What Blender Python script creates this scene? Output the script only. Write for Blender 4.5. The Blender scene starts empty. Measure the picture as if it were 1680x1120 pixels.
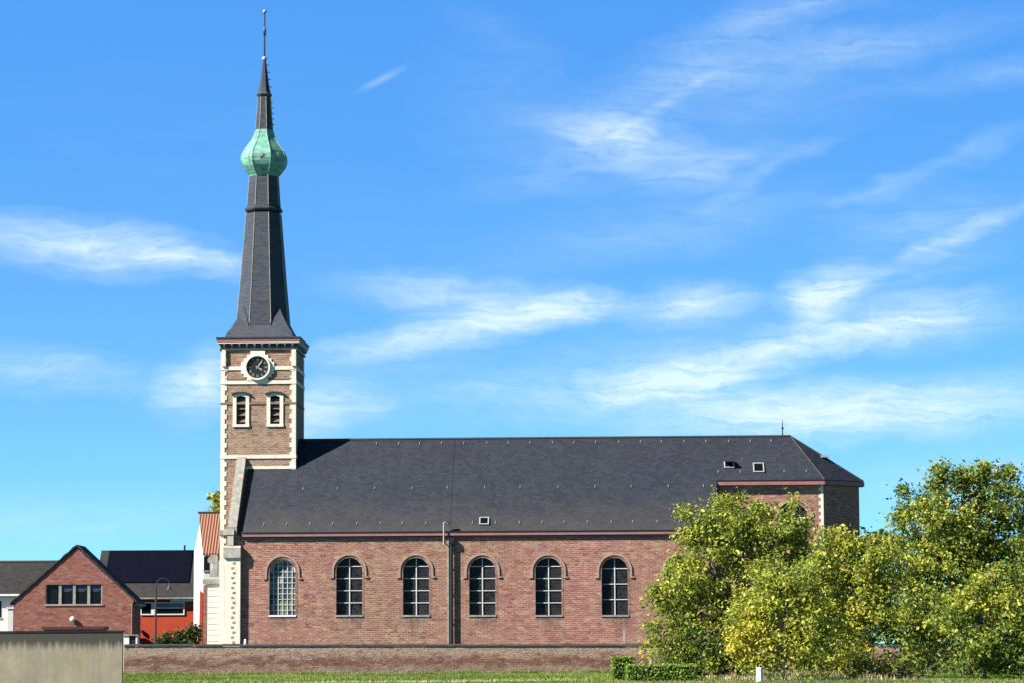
import bpy, math, random
import numpy as np
from mathutils import Matrix, Vector
R = math.radians
random.seed(7); rng = np.random.default_rng(11)
scene = bpy.context.scene
COL = scene.collection

# ------------------------------------------------------------------ camera
FPX, IW, IH, HORY = 4600.0, 1680.0, 1120.0, 1062.0
EYE = 1.8
TILT = math.atan((HORY - IH / 2) / FPX)
ROLL = R(0.3)
CAMROT = Matrix.Rotation(R(90) + TILT, 4, 'X') @ Matrix.Rotation(-ROLL, 4, 'Z')
cam_d = bpy.data.cameras.new('camera'); cam = bpy.data.objects.new('camera', cam_d); COL.objects.link(cam)
cam.matrix_world = Matrix.Translation((0, 0, EYE)) @ CAMROT
cam_d.sensor_width = 36.0; cam_d.lens = 36.0 * FPX / IW
cam_d.clip_start = 0.5; cam_d.clip_end = 20000
scene.camera = cam

# ------------------------------------------------------------------ world, sun, exposure
SUN_A, SUN_E = R(62), R(39)
SKY_STRENGTH = 0.06
SUN_STRENGTH = 5.0
scene.view_settings.view_transform = 'Standard'
scene.view_settings.look = 'None'
scene.view_settings.exposure = 1.1
scene.view_settings.gamma = 1.0

sun_d = bpy.data.lights.new('sun', 'SUN'); sun = bpy.data.objects.new('sun', sun_d); COL.objects.link(sun)
to_sun = Vector((-math.sin(SUN_A) * math.cos(SUN_E), -math.cos(SUN_A) * math.cos(SUN_E), math.sin(SUN_E)))
sun.rotation_euler = to_sun.to_track_quat('Z', 'Y').to_euler()
sun_d.energy = SUN_STRENGTH; sun_d.angle = R(0.5); sun_d.color = (1.0, 0.95, 0.86)

def make_world():
    w = bpy.data.worlds.new('World'); scene.world = w; w.use_nodes = True
    nt = w.node_tree; N = nt.nodes; L = nt.links; N.clear()
    def nd(t, **k):
        n = N.new(t)
        for a, b in k.items(): setattr(n, a, b)
        return n
    def math_(op, a, b=None, clamp=False):
        n = nd('ShaderNodeMath', operation=op, use_clamp=clamp)
        for i, s in enumerate((a, b)):
            if s is None: continue
            if isinstance(s, (int, float)): n.inputs[i].default_value = s
            else: L.new(s, n.inputs[i])
        return n.outputs[0]
    tc = nd('ShaderNodeTexCoord'); d = tc.outputs['Generated']
    sep = nd('ShaderNodeSeparateXYZ'); L.new(d, sep.inputs[0])
    # the deeper blue of the zenith reaches lower: stretch the elevation before the sky model
    comb = nd('ShaderNodeCombineXYZ')
    L.new(sep.outputs[0], comb.inputs[0]); L.new(sep.outputs[1], comb.inputs[1])
    L.new(math_('ADD', math_('MULTIPLY', sep.outputs[2], 2.3), .06), comb.inputs[2])
    nrm = nd('ShaderNodeVectorMath', operation='NORMALIZE'); L.new(comb.outputs[0], nrm.inputs[0])
    sky = nd('ShaderNodeTexSky', sky_type='NISHITA'); sky.sun_disc = False
    sky.sun_elevation = SUN_E; sky.sun_rotation = math.atan2(to_sun.x, to_sun.y)
    sky.air_density = 1.0; sky.dust_density = 0.25; sky.ozone_density = 2.2; sky.altitude = 100
    L.new(nrm.outputs[0], sky.inputs[0])
    hs = nd('ShaderNodeHueSaturation'); hs.inputs['Saturation'].default_value = 1.0; hs.inputs['Hue'].default_value = 0.5
    L.new(sky.outputs[0], hs.inputs['Color'])
    # grade of the sky model: cleaner blue, dimmed overhead to cut fill in shadows
    gr = nd('ShaderNodeMix', data_type='RGBA', blend_type='MULTIPLY'); gr.inputs[0].default_value = 1
    L.new(hs.outputs[0], gr.inputs[6]); 
    eh = nd('ShaderNodeMapRange'); L.new(sep.outputs[2], eh.inputs['Value']); eh.inputs['From Min'].default_value = .05; eh.inputs['From Max'].default_value = .23
    gm_ = nd('ShaderNodeMix', data_type='RGBA'); L.new(eh.outputs[0], gm_.inputs[0]); gm_.inputs[6].default_value = (.90, 1.52, 1.65, 1); gm_.inputs[7].default_value = (.74, 1.74, 2.5, 1)
    L.new(gm_.outputs[2], gr.inputs[7])
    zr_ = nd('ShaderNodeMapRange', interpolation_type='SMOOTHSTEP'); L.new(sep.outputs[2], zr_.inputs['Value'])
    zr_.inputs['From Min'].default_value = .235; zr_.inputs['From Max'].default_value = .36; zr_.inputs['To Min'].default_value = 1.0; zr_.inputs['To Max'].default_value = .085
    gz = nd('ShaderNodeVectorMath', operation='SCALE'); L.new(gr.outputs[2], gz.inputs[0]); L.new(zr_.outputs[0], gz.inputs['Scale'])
    # azimuth / elevation coordinates, in units of 1/4600 rad
    az = math_('MULTIPLY', math_('ARCTAN2', sep.outputs[0], sep.outputs[1]), FPX)
    hyp = math_('SQRT', math_('ADD', math_('MULTIPLY', sep.outputs[0], sep.outputs[0]), math_('MULTIPLY', sep.outputs[1], sep.outputs[1])))
    el = math_('MULTIPLY', math_('ARCTAN2', sep.outputs[2], hyp), FPX)
    c2 = nd('ShaderNodeCombineXYZ'); L.new(az, c2.inputs[0]); L.new(el, c2.inputs[1])
    base = c2.outputs[0]
    # warp for ragged wisps
    def noise(vec, sx, sy, rot, detail, rough, dist=0.0, off=0.0):
        m = nd('ShaderNodeMapping'); m.inputs['Rotation'].default_value = (0, 0, rot)
        m.inputs['Scale'].default_value = (sx, sy, 1); m.inputs['Location'].default_value = (off, off * .7, off)
        L.new(vec, m.inputs[0])
        n = nd('ShaderNodeTexNoise'); n.inputs['Scale'].default_value = 1; n.inputs['Detail'].default_value = detail
        n.inputs['Roughness'].default_value = rough; n.inputs['Distortion'].default_value = dist
        L.new(m.outputs[0], n.inputs['Vector']); return n
    wn = noise(base, .007, .014, R(-12), 5, .6)
    sub = nd('ShaderNodeVectorMath', operation='SUBTRACT'); L.new(wn.outputs['Color'], sub.inputs[0]); sub.inputs[1].default_value = (.5, .5, .5)
    sc_ = nd('ShaderNodeVectorMath', operation='MULTIPLY'); L.new(sub.outputs[0], sc_.inputs[0]); sc_.inputs[1].default_value = (110, 60, 0)
    wp = nd('ShaderNodeVectorMath', operation='ADD'); L.new(base, wp.inputs[0]); L.new(sc_.outputs[0], wp.inputs[1])
    warped = wp.outputs[0]
    # wisps: x, y (photo pixels), half length, half width, tilt, strength
    wisps = [(140, 412, 300, 62, -4, .75), (330, 436, 150, 34, -12, .5),
             (770, 488, 300, 45, -4, .6), (760, 540, 320, 42, 10, .7), (930, 515, 160, 36, 6, .4),
             (1140, 505, 130, 50, 5, .75), (1358, 484, 115, 50, 14, 1.0), (1340, 520, 60, 46, -35, .35),
             (1560, 410, 230, 24, 24, .42), (1520, 380, 230, 70, 10, .26),
             (1310, 575, 400, 46, 14, .68), (1540, 540, 190, 60, 6, .5), (1100, 625, 170, 50, 0, .45),
             (1480, 672, 480, 66, 4, .62), (1250, 680, 560, 70, -2, .5),
             (1050, 245, 230, 66, -14, .30), (1000, 232, 130, 36, -3, .26), (1180, 285, 180, 36, 12, .28),
             (1130, 120, 340, 80, 28, .23), (1420, 95, 420, 45, 8, .25), (1330, 25, 320, 34, 12, .22), (1090, 180, 140, 14, 32, .2), (1270, 290, 170, 22, 28, .22), (940, 290, 260, 40, 10, .16),
             (628, 132, 60, 9, 27, .42), (80, 608, 260, 55, -6, .42), (340, 632, 120, 75, 25, .8),
             (520, 675, 140, 60, 15, .65), (1190, 370, 300, 60, 10, .2), (860, 200, 240, 160, -30, .13),
             (90, 850, 500, 60, 3, .22), (1250, 170, 420, 130, 22, .16), (1600, 270, 160, 26, 26, .24), (1640, 140, 240, 34, 6, .24), (960, 400, 330, 70, 12, .14), (1450, 320, 120, 20, 15, .3), (1150, 590, 420, 90, 8, .22), (620, 590, 260, 50, 8, .2), (1500, 470, 240, 30, 18, .2), (830, 60, 160, 40, -25, .08), (800, 640, 500, 80, 6, .2), (1560, 790, 260, 60, 5, .25)]
    acc = None
    for (x, y, a, b, r, s) in wisps:
        m = nd('ShaderNodeMapping', vector_type='TEXTURE')
        m.inputs['Location'].default_value = (x - 840, HORY - y, 0)
        m.inputs['Rotation'].default_value = (0, 0, R(r)); m.inputs['Scale'].default_value = (a, b, 1)
        L.new(base if b < 15 else warped, m.inputs[0])
        g = nd('ShaderNodeTexGradient', gradient_type='SPHERICAL'); L.new(m.outputs[0], g.inputs[0])
        v = math_('MULTIPLY', g.outputs['Fac'], s)
        acc = v if acc is None else math_('ADD', acc, v)
    # thin generic cirrus for the rest of the sky
    gen = noise(base, .0016, .005, R(-15), 6, .6, .6, 3.0)
    gmr = nd('ShaderNodeMapRange'); gmr.inputs['From Min'].default_value = .52; gmr.inputs['From Max'].default_value = .85
    gmr.inputs['To Max'].default_value = .05; L.new(gen.outputs['Fac'], gmr.inputs['Value'])
    acc = math_('ADD', acc, gmr.outputs[0])
    # fibres drawn out along the wind, over a finer break-up
    fib = noise(warped, .0045, .046, R(-13), 9, .66, .9, 5.0)
    fine = noise(warped, .016, .034, R(-20), 9, .7, .6, 2.0)
    fsum = math_('ADD', math_('MULTIPLY', fib.outputs['Fac'], .6), math_('MULTIPLY', fine.outputs['Fac'], .4))
    fmr = nd('ShaderNodeMapRange'); fmr.inputs['From Min'].default_value = .34; fmr.inputs['From Max'].default_value = .66
    fmr.inputs['To Min'].default_value = .16; fmr.inputs['To Max'].default_value = 1.45; L.new(fsum, fmr.inputs['Value'])
    soft = math_('MULTIPLY', math_('POWER', acc, 1.15), fmr.outputs[0])
    # thick middles keep some body whatever the fibres do
    body = math_('MULTIPLY', math_('POWER', math_('MINIMUM', acc, 1.0), 2.2), .22)
    dens = math_('MINIMUM', math_('MULTIPLY', math_('ADD', soft, body), .88), .82)
    mix = nd('ShaderNodeMix', data_type='RGBA')
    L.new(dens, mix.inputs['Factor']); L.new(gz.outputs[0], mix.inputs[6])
    mix.inputs[7].default_value = (6.9, 8.3, 8.3, 1)
    bg = nd('ShaderNodeBackground'); bg.inputs['Strength'].default_value = SKY_STRENGTH
    L.new(mix.outputs[2], bg.inputs['Color'])
    out = nd('ShaderNodeOutputWorld'); L.new(bg.outputs[0], out.inputs[0])
make_world()

# ------------------------------------------------------------------ pixel -> place helpers
CAMP = Vector((0, 0, EYE))
R3 = CAMROT.to_3x3()
def ray(px, py):
    return R3 @ Vector(((px - IW / 2) / FPX, -(py - IH / 2) / FPX, -1.0))
def P(px, py, Y):
    d = ray(px, py); t = Y / d.y
    return CAMP + d * t
TH = R(2.0)
_p0 = P(397, 1062, 206.0)
ORG = Vector((_p0.x, 206.0, 0))
UU = Vector((math.cos(TH), -math.sin(TH), 0)); VV = Vector((math.sin(TH), math.cos(TH), 0))
def loc(px, py, v):
    """church-local (u, z) where the sight line of a photo pixel meets the plane v"""
    d = ray(px, py); t = (v - (CAMP - ORG).dot(VV)) / d.dot(VV)
    q = CAMP + d * t - ORG
    return q.dot(UU), q.z
def U(px, v, py=900): return loc(px, py, v)[0]
def Z(py, v, px=735): return loc(px, py, v)[1]

# ------------------------------------------------------------------ mesh builder
class MB:
    def __init__(s): s.v = []; s.f = []
    def add(s, vs, fs):
        o = len(s.v); s.v += [tuple(p) for p in vs]; s.f += [tuple(i + o for i in f) for f in fs]; return s
    def quad(s, *p): return s.add(p, [tuple(range(len(p)))])
    def box(s, x0, x1, y0, y1, z0, z1):
        if x0 > x1: x0, x1 = x1, x0
        if y0 > y1: y0, y1 = y1, y0
        if z0 > z1: z0, z1 = z1, z0
        return s.add([(x0,y0,z0),(x1,y0,z0),(x1,y1,z0),(x0,y1,z0),(x0,y0,z1),(x1,y0,z1),(x1,y1,z1),(x0,y1,z1)],
                     [(0,3,2,1),(4,5,6,7),(0,1,5,4),(1,2,6,5),(2,3,7,6),(3,0,4,7)])
    def prism(s, poly, v0, v1):
        """polygon in x,z (counter-clockwise seen from the front, -y) pushed from y=v0 to y=v1"""
        n = len(poly)
        vs = [(x, v0, z) for x, z in poly] + [(x, v1, z) for x, z in poly]
        fs = [tuple(range(n)), tuple(range(2*n-1, n-1, -1))]
        fs += [(i, i + n, (i+1) % n + n, (i+1) % n) for i in range(n)]
        return s.add(vs, fs)
    def prism_x(s, poly, x0, x1):
        """polygon in y,z pushed along x"""
        n = len(poly)
        vs = [(x0, y, z) for y, z in poly] + [(x1, y, z) for y, z in poly]
        fs = [tuple(range(n-1, -1, -1)), tuple(range(n, 2*n))]
        fs += [(i, (i+1) % n, (i+1) % n + n, i + n) for i in range(n)]
        return s.add(vs, fs)
    def prism_z(s, poly, z0, z1):
        n = len(poly)
        vs = [(x, y, z0) for x, y in poly] + [(x, y, z1) for x, y in poly]
        fs = [tuple(range(n-1, -1, -1)), tuple(range(n, 2*n))]
        fs += [(i, (i+1) % n, (i+1) % n + n, i + n) for i in range(n)]
        return s.add(vs, fs)
    def lathe(s, prof, cx, cy, n=16, phase=0.0, caps=True):
        o = len(s.v); k = len(prof)
        for r, z in prof:
            for i in range(n):
                a = phase + 2 * math.pi * i / n
                s.v.append((cx + r * math.cos(a), cy + r * math.sin(a), z))
        for j in range(k - 1):
            for i in range(n):
                a, b = o + j*n + i, o + j*n + (i+1) % n
                s.f.append((a, b, b + n, a + n))
        if caps:
            s.f.append(tuple(o + i for i in range(n-1, -1, -1)))
            s.f.append(tuple(o + (k-1)*n + i for i in range(n)))
        return s
    def tube(s, pts, rads, n=8, caps=True):
        pts = [Vector(p) for p in pts]
        if not isinstance(rads, (list, tuple)): rads = [rads] * len(pts)
        o = len(s.v)
        for j, p in enumerate(pts):
            d = (pts[min(j+1, len(pts)-1)] - pts[max(j-1, 0)]).normalized()
            a = d.orthogonal().normalized() if j == 0 else (pa - d * pa.dot(d)).normalized()
            pa = a; b = d.cross(a)
            for i in range(n):
                t = 2 * math.pi * i / n
                s.v.append(tuple(p + (a * math.cos(t) + b * math.sin(t)) * rads[j]))
        for j in range(len(pts) - 1):
            for i in range(n):
                q, w = o + j*n + i, o + j*n + (i+1) % n
                s.f.append((q, w, w + n, q + n))
        if caps:
            s.f.append(tuple(o + i for i in range(n-1, -1, -1)))
            s.f.append(tuple(o + (len(pts)-1)*n + i for i in range(n)))
        return s
    def ring(s, cx, cz, r0, r1, v0, v1, a0, a1, n=20):
        """arc band in the x,z plane, r0..r1, a0..a1 (radians, ccw from +x), y from v0 (front) to v1"""
        full = abs(a1 - a0 - 2 * math.pi) < 1e-6
        for i in range(n):
            p, q = a0 + (a1-a0)*i/n, a0 + (a1-a0)*(i+1)/n
            c = [(cx + r*math.cos(a), cz + r*math.sin(a)) for r, a in ((r0,p),(r1,p),(r1,q),(r0,q))]
            vs = [(x, v0, z) for x, z in c] + [(x, v1, z) for x, z in c]
            fs = [(0,1,2,3), (1,5,6,2), (4,0,3,7)]
            if not full and i == 0: fs.append((0,4,5,1))
            if not full and i == n-1: fs.append((3,2,6,7))
            s.add(vs, fs)
        return s
    def build(s, name, mat, parent=None, smooth=False, loc_=None):
        me = bpy.data.meshes.new(name); me.from_pydata(s.v, [], s.f); me.update()
        if smooth: me.polygons.foreach_set('use_smooth', [True] * len(me.polygons))
        me.materials.append(mat)
        o = bpy.data.objects.new(name, me); COL.objects.link(o)
        if parent: o.parent = parent
        if loc_: o.location = loc_
        return o

def tag(o, label=None, cat=None, group=None, kind=None):
    if label: o['label'] = label
    if cat: o['category'] = cat
    if group: o['group'] = group
    if kind: o['kind'] = kind
    return o
def empty(name, at, rz=0.0):
    e = bpy.data.objects.new(name, None); COL.objects.link(e); e.location = at; e.rotation_euler = (0, 0, rz)
    e.empty_display_size = .3
    return e

def wall_with_openings(mb, u0, u1, z0, z1, ops, v, depth):
    """front wall sheet at y=v with real openings and reveals; ops = (uc, half, zsill, zspring, rise) sorted by u"""
    x = u0
    for (uc, h, zs, zp, rise) in ops:
        mb.quad((x, v, z0), (uc-h, v, z0), (uc-h, v, z1), (x, v, z1))
        mb.quad((uc-h, v, z0), (uc+h, v, z0), (uc+h, v, zs), (uc-h, v, zs))
        pts = arch_points(uc, h, zp, rise)
        for (xa, za), (xb, zb) in zip(pts[:-1], pts[1:]):
            mb.quad((xb, v, zb), (xa, v, za), (xa, v, z1), (xb, v, z1)) if xa > xb else mb.quad((xa, v, za), (xb, v, zb), (xb, v, z1), (xa, v, z1))
        out = [(uc-h, zs), (uc-h, zp)] + pts[1:-1] + [(uc+h, zp), (uc+h, zs)]
        for (xa, za), (xb, zb) in zip(out, out[1:] + out[:1]):
            mb.quad((xa, v, za), (xb, v, zb), (xb, v + depth, zb), (xa, v + depth, za))
        x = uc + h
    mb.quad((x, v, z0), (u1, v, z0), (u1, v, z1), (x, v, z1))
def arch_points(uc, h, zp, rise, n=18):
    """left to right along the arch; rise = h gives a half circle"""
    if rise >= h - 1e-6:
        return [(uc - h*math.cos(math.pi*i/n), zp + h*math.sin(math.pi*i/n)) for i in range(n+1)]
    if rise < 1e-6: return [(uc-h, zp), (uc+h, zp)]
    r = (h*h + rise*rise) / (2*rise); a = math.asin(h/r)
    return [(uc + r*math.sin(-a + 2*a*i/n), zp + rise - r + r*math.cos(-a + 2*a*i/n)) for i in range(n+1)]

# ------------------------------------------------------------------ materials
def new_mat(name):
    m = bpy.data.materials.new(name); m.use_nodes = True
    nt = m.node_tree
    return m, nt, nt.nodes['Principled BSDF']
class NT:
    def __init__(s, nt): s.nt = nt
    def n(s, t, **k):
        q = s.nt.nodes.new(t)
        for a, b in k.items(): setattr(q, a, b)
        return q
    def l(s, a, b): s.nt.links.new(a, b)
    def coords(s, wall=False, scale=(1,1,1)):
        tc = s.n('ShaderNodeTexCoord'); o = tc.outputs['Object']
        if wall:
            sp = s.n('ShaderNodeSeparateXYZ'); s.l(o, sp.inputs[0])
            ad = s.n('ShaderNodeMath', operation='ADD'); s.l(sp.outputs[0], ad.inputs[0]); s.l(sp.outputs[1], ad.inputs[1])
            cb = s.n('ShaderNodeCombineXYZ'); s.l(ad.outputs[0], cb.inputs[0]); s.l(sp.outputs[2], cb.inputs[1]); o = cb.outputs[0]
        if scale != (1,1,1):
            mp = s.n('ShaderNodeMapping'); mp.inputs['Scale'].default_value = scale; s.l(o, mp.inputs[0]); o = mp.outputs[0]
        return o
    def noise(s, vec, scale, detail=4, rough=.6, dist=0):
        q = s.n('ShaderNodeTexNoise'); q.inputs['Scale'].default_value = scale; q.inputs['Detail'].default_value = detail
        q.inputs['Roughness'].default_value = rough; q.inputs['Distortion'].default_value = dist
        s.l(vec, q.inputs['Vector']); return q.outputs['Fac']
    def rng(s, f, a, b, c=0., d=1.):
        q = s.n('ShaderNodeMapRange'); q.inputs['From Min'].default_value = a; q.inputs['From Max'].default_value = b
        q.inputs['To Min'].default_value = c; q.inputs['To Max'].default_value = d; s.l(f, q.inputs['Value']); return q.outputs[0]
    def mix(s, f, a, b, mode='MIX'):
        q = s.n('ShaderNodeMix', data_type='RGBA', blend_type=mode)
        for i, x in ((0, f), (6, a), (7, b)):
            if isinstance(x, (int, float)): q.inputs[i].default_value = x
            elif isinstance(x, tuple): q.inputs[i].default_value = x + (1,) if len(x) == 3 else x
            else: s.l(x, q.inputs[i])
        return q.outputs[2]
    def ramp(s, f, stops):
        q = s.n('ShaderNodeValToRGB'); cr = q.color_ramp
        while len(cr.elements) > 1: cr.elements.remove(cr.elements[0])
        cr.elements[0].position = stops[0][0]; cr.elements[0].color = stops[0][1] + (1,)
        for p, c in stops[1:]:
            e = cr.elements.new(p); e.color = c + (1,)
        s.l(f, q.inputs[0]); return q.outputs[0]
    def bump(s, f, strength, dist, bsdf):
        q = s.n('ShaderNodeBump'); q.inputs['Strength'].default_value = strength; q.inputs['Distance'].default_value = dist
        s.l(f, q.inputs['Height']); s.l(q.outputs[0], bsdf.inputs['Normal'])

AS = .70
def plain(name, c, rough=.7, metal=0., var=.2, scale=2.0, spec=.4, k=None):
    c = tuple(x*(AS if k is None else k) for x in c)
    m, nt, b = new_mat(name); q = NT(nt)
    v = q.coords(); f = q.noise(v, scale, 6, .65)
    lo = tuple(x * (1 - var) for x in c); hi = tuple(min(1, x * (1 + var)) for x in c)
    q.l(q.mix(q.rng(f, .3, .7), lo, hi), b.inputs['Base Color'])
    b.inputs['Roughness'].default_value = rough; b.inputs['Metallic'].default_value = metal
    b.inputs['Specular IOR Level'].default_value = spec
    return m

def brick(name, c1, c2, mortar, w=.44, h=.145, ms=.022, stain=(.12,.09,.075), stain_amt=.45, pale=(.5,.42,.34), pale_amt=.35, purple=None, k=.72):
    c1, c2, mortar, stain, pale = (tuple(x*k for x in c) for c in (c1, c2, mortar, stain, pale))
    if purple: purple = tuple(x*k for x in purple)
    m, nt, b = new_mat(name); q = NT(nt)
    v = q.coords(wall=True)
    t = q.n('ShaderNodeTexBrick'); t.inputs['Color1'].default_value = c1 + (1,); t.inputs['Color2'].default_value = c2 + (1,)
    t.inputs['Mortar'].default_value = mortar + (1,); t.inputs['Scale'].default_value = 1
    t.inputs['Brick Width'].default_value = w; t.inputs['Row Height'].default_value = h
    t.inputs['Mortar Size'].default_value = ms; t.inputs['Mortar Smooth'].default_value = .3
    t.inputs['Bias'].default_value = -.1
    q.l(v, t.inputs['Vector'])
    col = t.outputs['Color']
    # burnt and pale single bricks
    vs = q.n('ShaderNodeMapping'); vs.inputs['Scale'].default_value = (2.3, 6.9, 1); q.l(v, vs.inputs[0])
    wn = q.n('ShaderNodeTexVoronoi'); wn.inputs['Scale'].default_value = 1; q.l(vs.outputs[0], wn.inputs['Vector'])
    sp = q.n('ShaderNodeSeparateColor'); q.l(wn.outputs['Color'], sp.inputs[0])
    col = q.mix(q.rng(sp.outputs[0], .62, .95, 0, .65), col, pale)
    col = q.mix(q.rng(sp.outputs[1], .7, .95, 0, .6), col, tuple(x*.45 for x in c1))
    if purple: col = q.mix(q.rng(q.noise(v, .9, 4, .7), .48, .66, 0, .5), col, purple)
    # broad weathering and repairs
    pm_ = q.n('ShaderNodeMapping'); pm_.inputs['Scale'].default_value = (1.5, 3.2, 1); q.l(v, pm_.inputs[0])
    col = q.mix(q.rng(q.noise(pm_.outputs[0], .9, 5, .7, .8), .56, .67, 0, .4), col, tuple(x*.68 for x in c2))
    col = q.mix(q.rng(q.noise(pm_.outputs[0], .75, 6, .75, .5), .57, .67, 0, .6), col, pale)
    col = q.mix(q.rng(q.noise(v, .55, 8, .7, .4), .5, .78, 0, stain_amt), col, stain)
    col = q.mix(q.rng(q.noise(v, 1.3, 8, .75, .3), .52, .75, 0, pale_amt), col, pale)
    vert = q.n('ShaderNodeMapping'); vert.inputs['Scale'].default_value = (1.6, .12, 1); q.l(v, vert.inputs[0])
    col = q.mix(q.rng(q.noise(vert.outputs[0], 1, 6, .7), .55, .8, 0, stain_amt*.8), col, stain)
    sp2 = q.n('ShaderNodeMapping'); sp2.inputs['Scale'].default_value = (2.5, 5.5, 1); q.l(v, sp2.inputs[0])
    col = q.mix(q.rng(q.noise(sp2.outputs[0], 1.1, 8, .85), .56, .68, 0, .55), col, tuple(min(1, x*1.5) for x in mortar)); col = q.mix(q.rng(q.noise(sp2.outputs[0], 1.3, 8, .85, .3), .58, .7, 0, .6), col, tuple(x*.4 for x in c1))
    q.l(col, b.inputs['Base Color']); b.inputs['Roughness'].default_value = .92; b.inputs['Specular IOR Level'].default_value = .15
    q.bump(t.outputs['Fac'], -.5, .02, b)
    return m

M = {}
M['nave_brick'] = brick('nave_brick', (.44,.155,.12), (.34,.135,.125), (.56,.42,.30), purple=(.41,.18,.19), pale=(.60,.44,.29), pale_amt=.5, stain=(.17,.10,.085), stain_amt=.4)
M['tower_brick'] = brick('tower_brick', (.43,.245,.17), (.35,.205,.15), (.58,.46,.35), pale=(.58,.42,.29), pale_amt=.35, stain=(.18,.12,.09), stain_amt=.5)
def damp(m, z1, c):
    nt = m.node_tree; q = NT(nt); b = nt.nodes['Principled BSDF']; src = b.inputs['Base Color'].links[0].from_socket
    v = q.coords(); sp = q.n('ShaderNodeSeparateXYZ'); q.l(v, sp.inputs[0])
    h = q.n('ShaderNodeMath', operation='ADD'); q.l(sp.outputs[2], h.inputs[0]); q.l(q.rng(q.noise(v, .8, 8, .75), .3, .7, -.9, .9), h.inputs[1])
    q.l(q.mix(q.rng(h.outputs[0], z1, z1-1.2, 0, .55), src, c), b.inputs['Base Color'])
def rough_bump(m, sc, dist, stretch=2.2):
    nt = m.node_tree; q = NT(nt); b = nt.nodes['Principled BSDF']
    v = q.coords(wall=True, scale=(1, stretch, 1)); bp = q.n('ShaderNodeBump'); bp.inputs['Strength'].default_value = 1; bp.inputs['Distance'].default_value = dist
    q.l(q.noise(v, sc, 8, .8), bp.inputs['Height'])
    if b.inputs['Normal'].links: q.l(b.inputs['Normal'].links[0].from_socket, bp.inputs['Normal'])
    q.l(bp.outputs[0], b.inputs['Normal'])
damp(M['nave_brick'], 1.3, (.20,.13,.105))
M['arch_brick'] = brick('arch_brick', (.40,.18,.14), (.34,.15,.12), (.42,.32,.26), w=.14, h=.3, pale_amt=.2)
M['yard_brick'] = brick('yard_brick', (.30,.14,.105), (.22,.11,.09), (.42,.35,.28), stain=(.13,.06,.05), stain_amt=.7, pale=(.50,.43,.34), pale_amt=.7)
def yard_wall_mat():
    m = brick('yard_wall_brick', (.40,.18,.13), (.31,.15,.11), (.46,.37,.28), w=.36, h=.12, stain=(.09,.045,.038), stain_amt=.75, pale=(.40,.35,.28), pale_amt=.65)
    nt = m.node_tree; q = NT(nt); b = nt.nodes['Principled BSDF']; src = b.inputs['Base Color'].links[0].from_socket
    v = q.coords(); sp = q.n('ShaderNodeSeparateXYZ'); q.l(v, sp.inputs[0])
    mp = q.n('ShaderNodeMapping'); mp.inputs['Scale'].default_value = (.6, 1, 1.3); q.l(v, mp.inputs[0])
    nz = q.rng(q.noise(mp.outputs[0], 1.2, 9, .75, .8), .3, .7, -.55, .55)
    h = q.n('ShaderNodeMath', operation='ADD'); q.l(sp.outputs[2], h.inputs[0]); q.l(nz, h.inputs[1])
    fine = q.noise(v, 5, 10, .85, .5)
    lime = q.n('ShaderNodeMath', operation='MULTIPLY'); q.l(q.rng(h.outputs[0], 1.15, 1.5, 0, .8), lime.inputs[0]); q.l(q.rng(fine, .42, .58), lime.inputs[1])
    col = q.mix(lime.outputs[0], src, (.48,.37,.28))
    band = q.n('ShaderNodeMath', operation='MULTIPLY'); q.l(q.rng(h.outputs[0], .55, .75), band.inputs[0]); q.l(q.rng(h.outputs[0], 1.2, .95), band.inputs[1])
    b2 = q.n('ShaderNodeMath', operation='MULTIPLY'); q.l(band.outputs[0], b2.inputs[0]); q.l(q.rng(fine, .3, .6, .25, .85), b2.inputs[1])
    col = q.mix(b2.outputs[0], col, (.15,.055,.042))
    base = q.n('ShaderNodeMath', operation='MULTIPLY'); q.l(q.rng(h.outputs[0], .55, .2, 0, .6), base.inputs[0]); q.l(q.rng(fine, .4, .6), base.inputs[1])
    col = q.mix(base.outputs[0], col, (.38,.29,.21))
    col = q.mix(q.rng(q.noise(v, 7, 6, .8), .56, .66, 0, .7), col, (.06,.04,.035)); col = q.mix(q.rng(q.noise(v, 6.3, 6, .8), .58, .68, 0, .7), col, (.42,.37,.30))
    q.l(col, b.inputs['Base Color']); return m
M['house_brick'] = brick('house_brick', (.36,.125,.095), (.31,.11,.09), (.30,.17,.14), w=.3, h=.1, ms=.012, stain_amt=.2, pale=(.45,.24,.2), pale_amt=.25)
rough_bump(M['nave_brick'], 2.6, .045); rough_bump(M['tower_brick'], 2.6, .045)
M['red_wall'] = plain('red_paint', (.60,.075,.026), .8, var=.15, scale=.8)
M['stone'] = plain('white_stone', (.80,.75,.64), .85, var=.12, scale=1.5, k=.95)
def trim_stone():
    m, nt, b = new_mat('weathered_white_stone'); q = NT(nt); v = q.coords()
    col = q.mix(q.rng(q.noise(v, 1.5, 8, .7), .35, .7), (.76,.71,.60), (.66,.60,.50))
    mp = q.n('ShaderNodeMapping'); mp.inputs['Scale'].default_value = (3.5, 3.5, .5); q.l(v, mp.inputs[0])
    col = q.mix(q.rng(q.noise(mp.outputs[0], 1, 7, .75), .52, .72, 0, .6), col, (.36,.32,.26))
    q.l(col, b.inputs['Base Color']); b.inputs['Roughness'].default_value = .9; return m
M['stone'] = trim_stone()
M['grey_stone'] = plain('grey_stone', (.40,.37,.32), .9, var=.35, scale=2.5)
M['hood'] = plain('pale_moulded_brick', (.50,.34,.27), .9, var=.25, scale=4)
M['brown_trim'] = plain('brown_trim', (.32,.22,.15), .9, var=.25)
M['white_paint'] = plain('white_paint', (.80,.80,.79), .6, var=.04, k=.9)
M['white_wall'] = plain('white_render', (.80,.79,.77), .85, var=.06, scale=.6)
M['bar_paint'] = plain('greyed_white_paint', (.72,.72,.70), .7, var=.15, scale=3, k=.85)
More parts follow.
